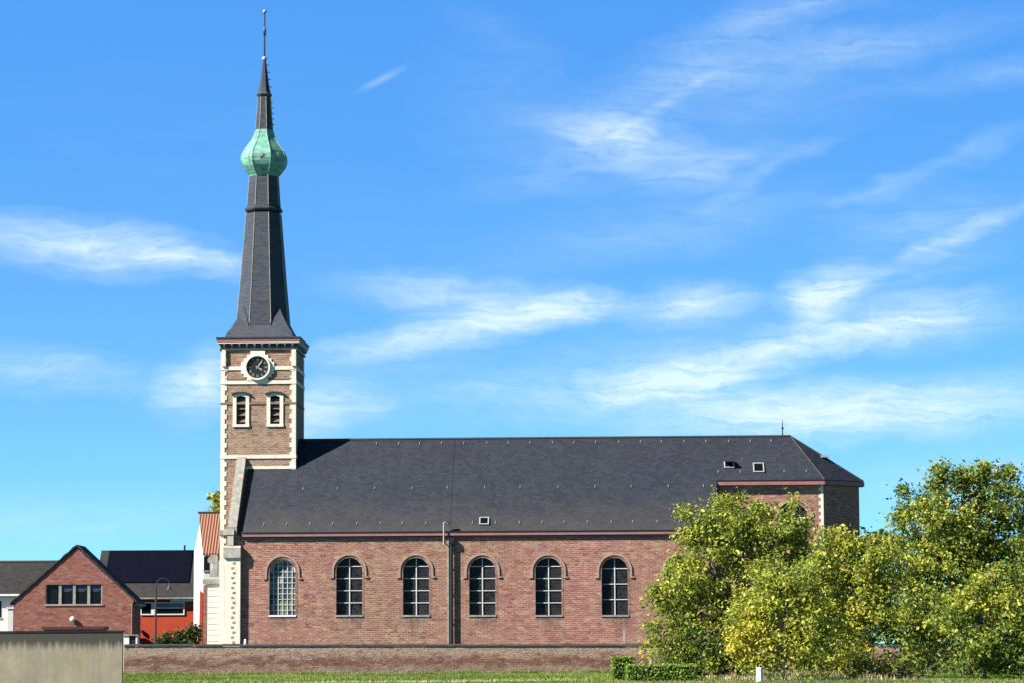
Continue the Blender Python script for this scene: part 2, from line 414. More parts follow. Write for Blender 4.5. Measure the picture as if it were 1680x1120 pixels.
M['pink_gutter'] = plain('dusty_pink_paint', (.46,.19,.185), .6, var=.15, scale=1.5)
M['dark_lead'] = plain('dark_lead', (.06,.06,.068), .55, var=.3)
M['black_metal'] = plain('black_metal', (.018,.018,.02), .45, var=.2)
M['zinc'] = plain('zinc', (.55,.56,.57), .45, .3, var=.15)
M['pole_grey'] = plain('galvanised_pole', (.55,.56,.55), .5, .2, var=.15)
M['pole_dark'] = plain('weathered_dark_pole', (.045,.05,.052), .5, var=.2)
M['gold'] = plain('gilt', (.75,.6,.3), .4, .6, var=.1)
M['dial'] = plain('dial_black', (.016,.018,.018), .5, var=.2)
M['numeral'] = plain('numeral_gilt', (.42,.41,.34), .5, var=.1)
M['louvre'] = plain('louvre_slate', (.20,.16,.13), .8, var=.3)
M['bark'] = plain('bark', (.16,.12,.085), .95, var=.4, scale=6)
M['pale_bark'] = plain('pale_bark', (.42,.36,.28), .95, var=.3, scale=6)
M['brown_tile_dark'] = plain('dark_roof_tile', (.035,.032,.034), .8, var=.3, scale=3)
M['interior'] = plain('dark_interior', (.01,.01,.01), .9, var=.1)
M['weather_stone'] = plain('weathered_grave_stone', (.30,.22,.15), .9, var=.3, scale=5)
M['pale_stele'] = plain('pale_weathered_stele', (.52,.46,.40), .9, var=.3, scale=6)
M['post_white'] = plain('white_post', (.84,.82,.77), .8, var=.08, scale=6, k=1)

def slate(name, c, row=.26, w=.36, tint=(.05,.045,.06), lich=(.10,.095,.085), eave=None):
    m, nt, b = new_mat(name); q = NT(nt)
    tc = q.n('ShaderNodeTexCoord'); sp = q.n('ShaderNodeSeparateXYZ'); q.l(tc.outputs['Object'], sp.inputs[0])
    cb = q.n('ShaderNodeCombineXYZ'); q.l(sp.outputs[0], cb.inputs[0])
    mz = q.n('ShaderNodeMath', operation='MULTIPLY'); mz.inputs[1].default_value = 1.4; q.l(sp.outputs[2], mz.inputs[0]); q.l(mz.outputs[0], cb.inputs[1])
    v = cb.outputs[0]
    t = q.n('ShaderNodeTexBrick'); t.inputs['Scale'].default_value = 1; t.inputs['Brick Width'].default_value = w; t.inputs['Row Height'].default_value = row
    t.inputs['Color1'].default_value = tuple(x*1.3 for x in c) + (1,); t.inputs['Color2'].default_value = tuple(x*.75 for x in c) + (1,)
    t.inputs['Mortar'].default_value = tuple(x*.5 for x in c) + (1,); t.inputs['Mortar Size'].default_value = .012
    q.l(v, t.inputs['Vector'])
    col = t.outputs['Color']
    st = q.n('ShaderNodeMapping'); st.inputs['Scale'].default_value = (.35, 1.4, 1); st.inputs['Rotation'].default_value = (0,0,.15); q.l(v, st.inputs[0])
    col = q.mix(q.rng(q.noise(st.outputs[0], 1.2, 8, .7, .8), .45, .75, 0, .6), col, tint)
    col = q.mix(q.rng(q.noise(v, .35, 8, .75), .5, .8, 0, .55), col, lich)
    vs = q.n('ShaderNodeMapping'); vs.inputs['Scale'].default_value = (1.1, .06, 1); q.l(v, vs.inputs[0])
    col = q.mix(q.rng(q.noise(vs.outputs[0], 1, 6, .7), .58, .8, 0, .5), col, lich)
    fl = q.n('ShaderNodeMapping'); fl.inputs['Scale'].default_value = (.8, 2.6, 1); fl.inputs['Rotation'].default_value = (0, 0, -.12); q.l(v, fl.inputs[0])
    col = q.mix(q.rng(q.noise(fl.outputs[0], 1.6, 9, .8, .6), .55, .68, 0, .55), col, tuple(x*2.1 for x in c))
    col = q.mix(q.rng(q.noise(fl.outputs[0], 1.1, 9, .8, 1.2), .56, .68, 0, .6), col, tuple(x*.45 for x in c))
    if eave is not None:
        gz_ = q.n('ShaderNodeMath', operation='ADD'); q.l(sp.outputs[2], gz_.inputs[0]); q.l(q.rng(q.noise(v, .5, 8, .75), .3, .7, -1.6, 1.6), gz_.inputs[1])
        col = q.mix(q.rng(gz_.outputs[0], eave + 2.6, eave - .4, 0, .6), col, (.062,.055,.047))
    q.l(col, b.inputs['Base Color']); b.inputs['Roughness'].default_value = .62; b.inputs['Specular IOR Level'].default_value = .3
    q.bump(t.outputs['Fac'], -.3, .02, b)
    b2_ = q.n('ShaderNodeBump'); b2_.inputs['Strength'].default_value = 1; b2_.inputs['Distance'].default_value = .05
    q.l(q.noise(fl.outputs[0], 2.2, 6, .7, .4), b2_.inputs['Height']); q.l(b.inputs['Normal'].links[0].from_socket, b2_.inputs['Normal']); q.l(b2_.outputs[0], b.inputs['Normal'])
    return m
M['slate'] = slate('roof_slate', (.021,.026,.040), tint=(.018,.022,.036), lich=(.042,.045,.055), eave=10.3)
M['spire_slate'] = slate('spire_slate', (.046,.054,.074), row=.2, tint=(.035,.04,.054), lich=(.08,.083,.09))
M['house_slate'] = slate('house_roof_slate', (.030,.029,.029), tint=(.024,.023,.022), lich=(.05,.047,.043))

def solar():
    m, nt, b = new_mat('solar_panel'); q = NT(nt)
    v = q.coords(); t = q.n('ShaderNodeTexBrick'); t.offset = 0
    t.inputs['Scale'].default_value = 1; t.inputs['Brick Width'].default_value = 1.0; t.inputs['Row Height'].default_value = .6
    t.inputs['Color1'].default_value = (.0035,.0045,.011,1); t.inputs['Color2'].default_value = (.004,.005,.012,1); t.inputs['Mortar'].default_value = (.007,.008,.013,1)
    t.inputs['Mortar Size'].default_value = .02
    sp = q.n('ShaderNodeSeparateXYZ'); q.l(v, sp.inputs[0]); cb = q.n('ShaderNodeCombineXYZ'); q.l(sp.outputs[0], cb.inputs[0]); q.l(sp.outputs[2], cb.inputs[1])
    q.l(cb.outputs[0], t.inputs['Vector']); q.l(t.outputs['Color'], b.inputs['Base Color'])
    b.inputs['Roughness'].default_value = .25
    return m
M['solar'] = solar()
def tile_red():
    m, nt, b = new_mat('red_pantile'); q = NT(nt)
    v = q.coords(); w = q.n('ShaderNodeTexWave'); w.bands_direction = 'X'; w.inputs['Scale'].default_value = 1.25; w.inputs['Distortion'].default_value = .3
    q.l(v, w.inputs['Vector'])
    col = q.mix(w.outputs['Fac'], (.12,.05,.03), (.40,.17,.10))
    col = q.mix(q.rng(q.noise(v, 1.5, 6), .45, .75, 0, .5), col, (.2,.1,.07))
    q.l(col, b.inputs['Base Color']); b.inputs['Roughness'].default_value = .8
    q.bump(w.outputs['Fac'], .8, .08, b)
    return m
M['pantile'] = tile_red()
def copper():
    m, nt, b = new_mat('verdigris_copper'); q = NT(nt)
    v = q.coords(scale=(1.2, 1.2, 5))
    col = q.ramp(q.noise(v, 1.1, 7, .7, .6), [(.25, (.02,.09,.07)), (.42, (.10,.29,.23)), (.56, (.20,.42,.34)), (.74, (.36,.57,.48))])
    w = q.coords(scale=(3.5, 3.5, .35)); col = q.mix(q.rng(q.noise(w, 1, 6, .7), .52, .72, 0, .75), col, (.025,.06,.05))
    q.l(col, b.inputs['Base Color']); b.inputs['Roughness'].default_value = .6; b.inputs['Specular IOR Level'].default_value = .4
    return m
M['copper'] = copper()
def glass(name, c=(.005,.0055,.0065), lead=True, stained=False):
    m, nt, b = new_mat(name); q = NT(nt)
    v = q.coords(wall=True)
    t = q.n('ShaderNodeTexBrick'); t.offset = .5 if not stained else 0
    t.inputs['Scale'].default_value = 1; t.inputs['Brick Width'].default_value = .3; t.inputs['Row Height'].default_value = .22
    t.inputs['Mortar Size'].default_value = .015
    t.inputs['Color1'].default_value = c + (1,); t.inputs['Color2'].default_value = tuple(x*5 for x in c) + (1,); t.inputs['Mortar'].default_value = (.035,.035,.037,1)
    q.l(v, t.inputs['Vector']); col = t.outputs['Color']
    if stained:
        vo = q.n('ShaderNodeTexVoronoi'); vo.inputs['Scale'].default_value = 2.6; q.l(v, vo.inputs['Vector'])
        sp = q.n('ShaderNodeSeparateColor'); q.l(vo.outputs['Color'], sp.inputs[0])
        col = q.ramp(sp.outputs[0], [(0, (.03,.04,.05)), (.3, (.08,.12,.17)), (.5, (.15,.18,.19)), (.7, (.22,.24,.10)), (.88, (.07,.11,.07)), (1, (.36,.36,.32))])
    else:
        col = q.mix(q.rng(q.noise(v, 1.6, 5, .7), .45, .7, 0, .7), col, (.035,.035,.038)); col = q.mix(q.rng(q.noise(v, 5.5, 4, .8), .56, .66, 0, .8), col, (.07,.07,.072)); col = q.mix(q.rng(q.noise(v, .45, 3, .7, .5), .48, .66, 0, .45), col, (.04,.042,.047))  # broad pale patches paint uneven reflections into the pane colour
    q.l(col, b.inputs['Base Color']); b.inputs['Roughness'].default_value = .25; b.inputs['Specular IOR Level'].default_value = .06
    return m
M['church_glass'] = glass('leaded_church_glass')
M['stained_glass'] = glass('stained_church_glass', stained=True)
M['house_glass'] = plain('house_window_glass', (.008,.010,.013), .15, var=.3, spec=.12)
def concrete():
    m, nt, b = new_mat('weathered_concrete'); q = NT(nt)
    v = q.coords(); sp = q.n('ShaderNodeSeparateXYZ'); q.l(v, sp.inputs[0])
    col = q.mix(q.rng(q.noise(v, 1.2, 9, .7), .35, .7), (.25,.215,.15), (.35,.305,.22))
    mp = q.n('ShaderNodeMapping'); mp.inputs['Scale'].default_value = (2.6, 2.6, .16); q.l(v, mp.inputs[0])
    f = q.noise(mp.outputs[0], 1, 8, .72, .3)
    col = q.mix(q.rng(f, .5, .75, 0, .6), col, (.19,.165,.115))
    col = q.mix(q.rng(q.noise(mp.outputs[0], 2.1, 5, .7), .56, .74, 0, .75), col, (.36,.25,.10))
    # black run-off streaks growing from the top edge
    mp2 = q.n('ShaderNodeMapping'); mp2.inputs['Scale'].default_value = (7, 7, .35); q.l(v, mp2.inputs[0])
    st = q.rng(q.noise(mp2.outputs[0], 1, 6, .7), .3, .75, 0, .8)
    top = q.n('ShaderNodeMath', operation='SUBTRACT'); top.inputs[1].default_value = 0; q.l(sp.outputs[2], top.inputs[0])
    tm = q.rng(top.outputs[0], 1.6, 2.4, -.5, 1.0)
    ad = q.n('ShaderNodeMath', operation='ADD', use_clamp=True); q.l(st, ad.inputs[0]); q.l(tm, ad.inputs[1])
    col = q.mix(q.rng(ad.outputs[0], .25, .9, 0, .92), col, (.035,.033,.028))
    q.l(col, b.inputs['Base Color']); b.inputs['Roughness'].default_value = .9
    return m
M['concrete'] = concrete()
def leafmat(name, ramp, trans=.4):
    m, nt, b = new_mat(name); q = NT(nt)
    a = q.n('ShaderNodeAttribute'); a.attribute_name = 'leaf_tint'
    col = q.ramp(a.outputs['Fac'], ramp)
    q.l(col, b.inputs['Base Color']); b.inputs['Roughness'].default_value = .5; b.inputs['Specular IOR Level'].default_value = .35
    tr = q.n('ShaderNodeBsdfTranslucent'); q.l(col, tr.inputs[0])
    mx = q.n('ShaderNodeMixShader'); mx.inputs[0].default_value = trans
    out = nt.nodes['Material Output']
    q.l(b.outputs[0], mx.inputs[1]); q.l(tr.outputs[0], mx.inputs[2]); q.l(mx.outputs[0], out.inputs[0])
    return m
LEAF_RAMP = [(0, (.028,.06,.02)), (.25, (.09,.155,.03)), (.45, (.22,.29,.05)), (.6, (.37,.42,.07)), (.75, (.54,.54,.085)), (.9, (.80,.73,.09)), (1, (.45,.22,.08))]
M['leaf'] = leafmat('orchard_leaf', LEAF_RAMP)
M['dark_leaf'] = leafmat('dark_leaf', [(0, (.015,.035,.014)), (.4, (.035,.07,.02)), (.8, (.09,.14,.035)), (1, (.2,.24,.06))])
M['hedge_leaf'] = leafmat('hedge_leaf', [(0, (.09,.16,.02)), (.5, (.24,.36,.055)), (1, (.42,.50,.11))])
M['grass_blade'] = leafmat('grass_blade', [(0, (.085,.16,.02)), (.5, (.21,.31,.045)), (.75, (.34,.39,.09)), (1, (.72,.62,.36))], .4)
M['straw'] = leafmat('dry_stalk', [(0, (.2,.12,.06)), (.5, (.42,.32,.19)), (1, (.6,.47,.3))], .2)
def groundmat():
    m, nt, b = new_mat('meadow_ground'); q = NT(nt)
    v = q.coords()
    col = q.mix(q.rng(q.noise(v, .5, 8, .7), .35, .68), (.028,.05,.010), (.055,.08,.018))
    col = q.mix(q.rng(q.noise(v, .13, 6, .7), .55, .72, 0, .7), col, (.10,.09,.04))
    q.l(col, b.inputs['Base Color']); b.inputs['Roughness'].default_value = .95; b.inputs['Specular IOR Level'].default_value = .1
    return m
M['ground'] = groundmat()
M['path'] = plain('dry_earth', (.50,.42,.24), .95, var=.3, scale=3)

# ------------------------------------------------------------------ ground
g = MB(); g.quad((-4000,-300,0),(4000,-300,0),(4000,9000,0),(-4000,9000,0))
tag(g.build('ground', M['ground']), kind='structure')
def path_y(x): return 154 + .35*x + 1.2*np.sin(x*.5)
def path_w(x): return .6 + 3.2*np.sin(np.pi*np.clip((x+13.5)/18, 0, 1))
pm = MB(); top = []; bot = []
for i in range(31):
    x = -13.5 + i*.6; w = path_w(x)*random.uniform(.85, 1.05)
    top.append((x, path_y(x)+w, .004)); bot.append((x, path_y(x)-w, .004))
for i in range(30): pm.quad(bot[i], bot[i+1], top[i+1], top[i])
tag(pm.build('path', M['path']), kind='structure')

# ------------------------------------------------------------------ the church
church = empty('church', ORG, -TH)
tag(church, 'red brick village church, slate roof, clock tower and tall spire with green onion dome', 'church')
def part(mb, name, mat, parent=None, smooth=False, label=None):
    o = mb.build(name, M[mat], parent or church, smooth)
    if label: o['label'] = label
    return o
PITCH = R(45.5); TP = math.tan(PITCH)
V_E = -.16
Z_E = Z(870.3, V_E)                                    # roof edge at the eave
def roof_hit(px, py):
    d = ray(px, py); q0 = CAMP - ORG
    a, b = q0.dot(VV), d.dot(VV)                       # v = a + t b ; z = EYE + t d.z ; z = Z_E + (v - V_E) TP
    t = (Z_E + (a - V_E)*TP - EYE) / (d.z - b*TP)
    q = q0 + d*t
    return q.dot(UU), q.dot(VV), EYE + d.z*t
_, V_R, Z_R = roof_hit(900, 718)
V_BACK = 2*V_R
_, V_T, _ = roof_hit(445, 768.5)                       # tower front plane
U0 = U(394, 0); U1 = U(1176, 0)
T0 = U(363, V_T, 700); T1 = U(484.5, V_T, 700); TU = (T0+T1)/2; TW = (T1-T0)/2
TVB = V_T + 2*TW; TV = V_T + TW
print('V_R', V_R, 'Z_R', Z_R, 'Z_E', Z_E, 'V_T', V_T, 'TW', TW, 'TV', TV, 'U', U0, U1)
mpp = (ORG.y + TV) / FPX                               # metres per photo pixel at the tower axis
# nave walls with real window openings
ZS = Z(1008, 0); ZSP = Z(935.5, 0)
H = .95
win_px = [463.5, 573, 682.5, 791, 899.5, 1008, 1114]
wins = []; SILLS = []
for i, px in enumerate(win_px):
    u = U(px, 0); dz = .0 if i else -.15
    wins.append((u, H, Z(1008, 0, px), Z(935.5, 0, px) - (0.1 if i == 0 else 0), H))
WT = Z_E + .16 * TP - .22
nv = MB()
wall_with_openings(nv, U0, U1, -.3, WT, wins, 0, .5)
nv.quad((U1,0,-.3),(U1,V_BACK,-.3),(U1,V_BACK,WT),(U1,V_R,Z_R-.5),(U1,0,WT))
nv.quad((U1,V_BACK,-.3),(U0-.6,V_BACK,-.3),(U0-.6,V_BACK,WT),(U1,V_BACK,WT))
part(nv, 'nave_wall', 'nave_brick')
gw = MB(); gw.prism_x([(0.03,-.3),(V_BACK-.02,-.3),(V_BACK-.02,WT-.1),(V_R,Z_R-.15),(0.03,WT-.1)][::1], U0-.62, U0)
part(gw, 'west_gable', 'tower_brick')
ib = MB(); ib.quad((U0+.1,.6,-.2),(U1-.1,.6,-.2),(U1-.1,.6,WT-.2),(U0+.1,.6,WT-.2))
part(ib, 'inner_wall', 'interior')
for i, (u, h, zs, zp, rise) in enumerate(wins):
    gm = MB(); gm.prism([(u-h-.02, zs-.02), (u+h+.02, zs-.02)] + arch_points(u, h+.02, zp, h+.02)[::-1], .38, .42)
    win = part(gm, 'window', 'stained_glass' if i == 0 else 'church_glass')
    bars = MB()
    if i == 0:
        win['label'] = 'stained glass window under white grille'
        for k in (-2, -1, 0, 1, 2):
            x = u + k*h*.36; top = zp + math.sqrt(max(h*h - (k*h*.36)**2, 0)) - .02
            bars.box(x-.025, x+.025, .32, .37, zs, top)
        z = zs + .35; k = 0
        while z < zp + h*.8:
            hw = h if z < zp else math.sqrt(max(h*h-(z-zp)**2, .01))
            bars.box(u-hw+.02, u+hw-.02, .305, .318, z-.015, z+.018); z += .4; k += 1
        bars.ring(u, zp, h-.12, h-.02, .34, .375, 0, math.pi, 14)
    else:
        bars.box(u-.036, u+.036, .30, .37, zs, zp + h - .02)
        n = 4 if i < 5 else 3
        zt = zp + h*.35 if i < 5 else zp + h*.18
        for k in range(n):
            z = zs + (zt - zs) * (k+1)/n - .0
            hw = h if z < zp else math.sqrt(max(h*h-(z-zp)**2, .01))
            bars.box(u-hw+.01, u-.036, .315, .36, z-.027, z+.027); bars.box(u+.036, u+hw-.01, .315, .36, z-.027, z+.027)
    part(bars, 'window_bars', 'bar_paint', win)
    sm = MB(); sm.box(u-h-.06, u+h+.06, -.07, .3, zs-.13, zs-.002)
    part(sm, 'sill', 'white_paint' if i == 0 else 'grey_stone', win)
    SILLS.append((u, zs))
    hm = MB(); hm.ring(u, zp, 1.13, 1.27, -.09, .02, 0, math.pi, 22)
    for sgn in (-1, 1):
        hm.box(u+sgn*1.13, u+sgn*1.27, -.09, .02, zp-.42, zp-.002); hm.box(u+sgn*1.13, u+sgn*1.42, -.10, .02, zp-.52, zp-.422)
    part(hm, 'hood_moulding', 'hood', win)
    am = MB(); am.ring(u, zp, .953, 1.128, -.018, .02, 0, math.pi, 22)
    for sgn in (-1, 1): am.box(u+sgn*.953, u+sgn*1.08, -.018, .02, zs, zp-.002)
    part(am, 'brick_arch', 'arch_brick', win)
def sill_grime(m):
    nt = m.node_tree; q = NT(nt); b = nt.nodes['Principled BSDF']; col = b.inputs['Base Color'].links[0].from_socket
    v = q.coords(); st = q.n('ShaderNodeMapping'); st.inputs['Scale'].default_value = (4, 1, .8); q.l(v, st.inputs[0]); nz = q.rng(q.noise(st.outputs[0], 1, 7, .75), .38, .62)
    for k, (u, z) in enumerate(SILLS):
        mp = q.n('ShaderNodeMapping', vector_type='TEXTURE'); mp.inputs['Location'].default_value = (u + (-.2, .3, -.3, .2, 0, .5, 0)[k], 0, z-.35); mp.inputs['Scale'].default_value = (1.15, 50, .9 + .3*(k % 3)); q.l(v, mp.inputs[0])
        g_ = q.n('ShaderNodeTexGradient', gradient_type='SPHERICAL'); q.l(mp.outputs[0], g_.inputs[0])
        mu = q.n('ShaderNodeMath', operation='MULTIPLY'); q.l(g_.outputs['Fac'], mu.inputs[0]); q.l(nz, mu.inputs[1])
        col = q.mix(q.rng(mu.outputs[0], 0, .6, 0, .65), col, (.10,.075,.065))
    q.l(col, b.inputs['Base Color'])
sill_grime(M['nave_brick'])
# roofs
CU0 = U(1172, 0, 787)
_, V_C, Z_C = roof_hit(1260, 786.5)                    # choir eave lies on the same roof plane
_ux, _, _ = roof_hit(1172, 786.5); CU0 = _ux
CUA = roof_hit(1353, 787)[0]; CVW = V_C + .4           # front corner of the apse, choir wall plane
CUB = U(1409, CVW + 2.6, 800)
CUR = roof_hit(1297, 715)[0]
TR = .22
UW = U0 - .05
def slab(mb, pts):                                     # thin roof slab from a top outline
    n = len(pts)
    mb.add(list(pts) + [(x, y, z-TR) for x, y, z in pts], [tuple(range(n)), tuple(range(2*n-1, n-1, -1))] + [(i, i+n, (i+1) % n + n, (i+1) % n) for i in range(n)])
rf = MB()
def zr(v): return Z_E + (v - V_E)*TP if v <= V_R else Z_E + (2*V_R - v - V_E)*TP
slab(rf, [(UW, V_E, Z_E), (CU0, V_E, Z_E), (CU0, V_C, zr(V_C)), (CU0, V_R, Z_R), (UW, V_R, Z_R)])
vb = 2*V_R - V_E
slab(rf, [(UW, V_R, Z_R), (CU0, V_R, Z_R), (CU0, 2*V_R-V_C, zr(V_C)), (CU0, vb, Z_E), (UW, vb, Z_E)])
roof = part(rf, 'nave_roof', 'slate')
D = 2.75; OV = .35
ca = (CUA, V_C); cb_ = (CUB + OV, V_C + D); cc = (CUB + OV, 2*V_R - V_C - D); cd = (CUA, 2*V_R - V_C)
ap = (CUR, V_R, Z_R)
cr = MB(); zc = zr(V_C)
slab(cr, [(CU0, V_C, zc), (ca[0], ca[1], zc), ap, (CU0, V_R, Z_R)])
slab(cr, [(ca[0], ca[1], zc), (cb_[0], cb_[1], zc), ap])
slab(cr, [(cb_[0], cb_[1], zc), (cc[0], cc[1], zc), ap])
slab(cr, [(cc[0], cc[1], zc), (cd[0], cd[1], zc), ap])
slab(cr, [(cd[0], cd[1], zc), (CU0, 2*V_R-V_C, zc), (CU0, V_R, Z_R), ap])
croof = part(cr, 'choir_roof', 'slate')
rc = MB(); rc.tube([(T1+.02, V_R, Z_R+.02), (CUR, V_R, Z_R+.02)], .09, 8); part(rc, 'ridge_capping', 'dark_lead', roof)
hc = MB()
for q in (ca, cb_, cc, cd): hc.tube([(CUR, V_R, Z_R+.02), (q[0], q[1], zc+.02)], .05, 6)
part(hc, 'hip_capping', 'dark_lead', croof)
# choir walls
cw = MB()
wz = zc - .2
cu_a, cu_b = CUA - .12, CUB
chwin = (U(1303, CVW, 850), 1.0, Z(925, CVW, 1303), Z(848, CVW, 1303), 1.0)
wall_with_openings(cw, CU0+.1, cu_a, -.3, wz, [chwin], CVW, .45)
pl = [(cu_a, CVW), (cu_b, CVW + D - .25), (cu_b, 2*V_R - CVW - D + .25), (cu_a, 2*V_R - CVW), (CU0+.1, 2*V_R - CVW)]
for a, b in zip(pl[:-1], pl[1:]): cw.quad((a[0],a[1],-.3),(b[0],b[1],-.3),(b[0],b[1],wz),(a[0],a[1],wz))
part(cw, 'choir_wall', 'nave_brick')
u, h, zs, zp, _r = chwin
gm = MB(); gm.prism([(u-h-.02, zs-.02), (u+h+.02, zs-.02)] + arch_points(u, h+.02, zp, h+.02)[::-1], CVW+.3, CVW+.34)
win = part(gm, 'window', 'church_glass')
bars = MB(); bars.box(u-.045, u+.045, CVW+.22, CVW+.29, zs, zp+h-.02)
for k in range(4):
    z = zs + (zp-zs)*(k+1)/4; bars.box(u-h, u-.045, CVW+.235, CVW+.28, z-.035, z+.035); bars.box(u+.045, u+h, CVW+.235, CVW+.28, z-.035, z+.035)
part(bars, 'window_bars', 'white_paint', win)
hm = MB(); hm.ring(u, zp, 1.25, 1.42, CVW-.09, CVW+.02, 0, math.pi, 22); part(hm, 'hood_moulding', 'hood', win)
qn = MB(); z = wz - .1; k = 0
while z > 0:
    w_ = .30 if k % 2 else .16
    qn.box(cu_a - w_, cu_a + .035, CVW-.035, CVW+.1, z-.26, z-.004); z -= .26; k += 1
part(qn, 'choir_quoins', 'stone')
rj = MB(); uj = roof_hit(742, 800)[0]
rj.add([(uj-.008, V_E+.05, Z_E+.05*TP+.02), (uj+.008, V_E+.05, Z_E+.05*TP+.02), (uj+.008, V_R-.1, Z_R-.1*TP+.02), (uj-.008, V_R-.1, Z_R-.1*TP+.02)], [(0,1,2,3)])
part(rj, 'roof_joint', 'black_metal', roof)
# gutters
gt = MB()
zf0, zf1 = Z(877.5, V_E), Z(872.6, V_E)
gt.box(UW+.25, CU0, V_E-.08, -.003, zf0, zf1)
part(gt, 'nave_gutter', 'pink_gutter')
ge = MB(); ge.box(UW+.25, CU0, V_E-.12, V_E+.02, zf1+.003, zf1+.09); ge.box(UW+.3, CU0, V_E-.02, -.003, zf0-.14, zf0-.003); part(ge, 'gutter_edge', 'black_metal')  # lower box: black strip standing in for the shadow under the gutter
cg = MB(); cz0, cz1 = zc-.36, zc-.06
cg.box(CU0, CUA, V_C-.05, V_C+.36, cz0, cz1)
for a, b in ((ca, cb_), (cb_, cc), (cc, cd)):
    A, B = Vector((a[0], a[1], 0)), Vector((b[0], b[1], 0)); n = (B-A).cross(Vector((0,0,1))).normalized()
    p = [A + n*.05, B + n*.05, B - n*.3, A - n*.3]
    cg.prism_z([(q.x, q.y) for q in p], cz0, cz1 - .002)
part(cg, 'choir_gutter', 'pink_gutter')
ce = MB(); ce.box(CU0-.05, CUA+.03, V_C-.09, V_C+.05, cz1+.003, cz1+.07); part(ce, 'gutter_edge', 'black_metal')
vg = MB(); vg.add([(CU0+.01, V_E, Z_E+.06), (CU0+.12, V_E, Z_E+.06), (CU0+.12, V_C, zc+.06), (CU0+.01, V_C, zc+.06),
                   (CU0+.01, V_E, Z_E-.3), (CU0+.12, V_E, Z_E-.3), (CU0+.12, V_C, zc-.3), (CU0+.01, V_C, zc-.3)],
                  [(0,1,2,3),(7,6,5,4),(0,4,5,1),(1,5,6,2),(2,6,7,3),(3,7,4,0)])
part(vg, 'verge_board', 'dark_lead', roof)
# rainwater pipe made wider to include its shadow, hopper, pale strip beside it
ux = U(741, 0)
dp = MB(); zt = zf0 - .02
zt -= .14; dp.tube([(ux, -.28, zt), (ux, -.24, zt-.5), (ux, -.24, -.1)], .12, 10)
dp.box(ux-.16, ux+.2, -.42, -.11, zt-.42, zt-.003)
for zz in (1.5, 3.6, 5.7, 7.6): dp.box(ux-.05, ux+.05, -.2, -.003, zz, zz+.06)
part(dp, 'rain_pipe', 'black_metal')
ps = MB(); ps.box(ux-.34, ux-.20, -.14, -.003, .0, zf0-.36); part(ps, 'pale_joint_strip', 'grey_stone')
# snow hooks
hk = MB(); hk.add([(-.02,0,0),(.02,0,0),(.02,.2,.2*TP),(-.02,.2,.2*TP),(-.02,-.04,.05),(.02,-.04,.05),(.02,.16,.2*TP+.05),(-.02,.16,.2*TP+.05)],
                  [(0,3,2,1),(4,5,6,7),(0,1,5,4),(1,2,6,5),(2,3,7,6),(3,0,4,7)])
hk0 = None
rows = [(px, 728) for px in range(618, 1300, 36)] + [(px, 801) for px in range(495, 1165, 60)] + [(px, 859) for px in range(432, 1130, 38)] + [(px, 778) for px in range(1180, 1345, 36)]
for px, py in rows:
    if 780 < px < 808 and py > 840: continue
    uu, vv_, zz = roof_hit(px + random.uniform(-2, 2), py - (px-840)*.007 + 0)
    tgt = croof if uu > CU0 else roof
    if hk0 is None:
        hk0 = part(hk, 'snow_hook', 'grey_stone', tgt); o = hk0
    else:
        o = hk0.copy(); COL.objects.link(o); o.parent = tgt
    o.location = (uu, vv_, zz)
# skylights
def skylight(px0, px1, py0, py1, openf, parent):
    uc = (roof_hit(px0, py1)[0] + roof_hit(px1, py1)[0]) / 2; w = (roof_hit(px1, py1)[0] - roof_hit(px0, py1)[0])/2
    _, v0, z0 = roof_hit((px0+px1)/2, py1); _, v1, z1 = roof_hit((px0+px1)/2, py0)
    Ln = math.hypot(v1-v0, z1-z0); t = Vector((0, math.cos(PITCH), math.sin(PITCH))); n = Vector((0, -math.sin(PITCH), math.cos(PITCH))); e = Vector((1,0,0))
    o = Vector((uc, v0, z0))
    def bx(mb, a0, a1, s0, s1, h0, h1, tt=t, nn=n, oo=o):
        pts = [oo + e*a + tt*s + nn*hh for hh in (h0, h1) for (a, s) in ((a0,s0),(a1,s0),(a1,s1),(a0,s1))]
        mb.add(pts, [(0,3,2,1),(4,5,6,7),(0,1,5,4),(1,2,6,5),(2,3,7,6),(3,0,4,7)])
    f = MB(); b = .085
    for a in ((-w,-w+b,0,Ln),(w-b,w,0,Ln),(-w+b,w-b,0,b),(-w+b,w-b,Ln-b,Ln)): bx(f, *a, .0, .13)
    fo = part(f, 'skylight', 'pole_grey', parent)
    pn = MB()
    bx(pn, -w+b, w-b, b, Ln-b, .03, .06); o2 = part(pn, 'skylight_pane', 'house_glass', parent)
    if openf:
        ang = R(38); hinge = o + t*Ln + n*.13
        t2 = t*(-math.cos(ang)) + n*math.sin(ang); n2 = t*math.sin(ang) + n*math.cos(ang)
        ld = MB(); bx(ld, -w, w, 0, Ln, 0, .06, t2, n2, hinge); part(ld, 'skylight_lid', 'dark_lead', parent)
skylight(1236, 1254, 760, 775, False, croof)
skylight(1188, 1205, 757, 768, True, croof)
skylight(786, 802, 849, 861, False, roof)
# lightning rod on the ridge, small vent on the hip
lr = MB(); ur = roof_hit(1284, 715)[0]; lr.tube([(ur, V_R, Z_R), (ur, V_R, Z_R+.8), (ur, V_R, Z(688, V_R, 1284))], [.05,.035,.015], 6); lr.tube([(ur, V_R, Z_R+.55), (ur, V_R, Z_R+.68)], .09, 8)
part(lr, 'lightning_rod', 'black_metal')
hv = MB()
f_ = .46; q1 = Vector((CUR + (cb_[0]-CUR)*f_, V_R + (cb_[1]-V_R)*f_, Z_R + (zc-Z_R)*f_))
hv.prism([(q1.x-.25, q1.z-.05), (q1.x+.35, q1.z-.05), (q1.x+.35, q1.z+.14), (q1.x-.3, q1.z+.10)], q1.y-.4, q1.y+.1)
part(hv, 'roof_vent', 'zinc', croof)

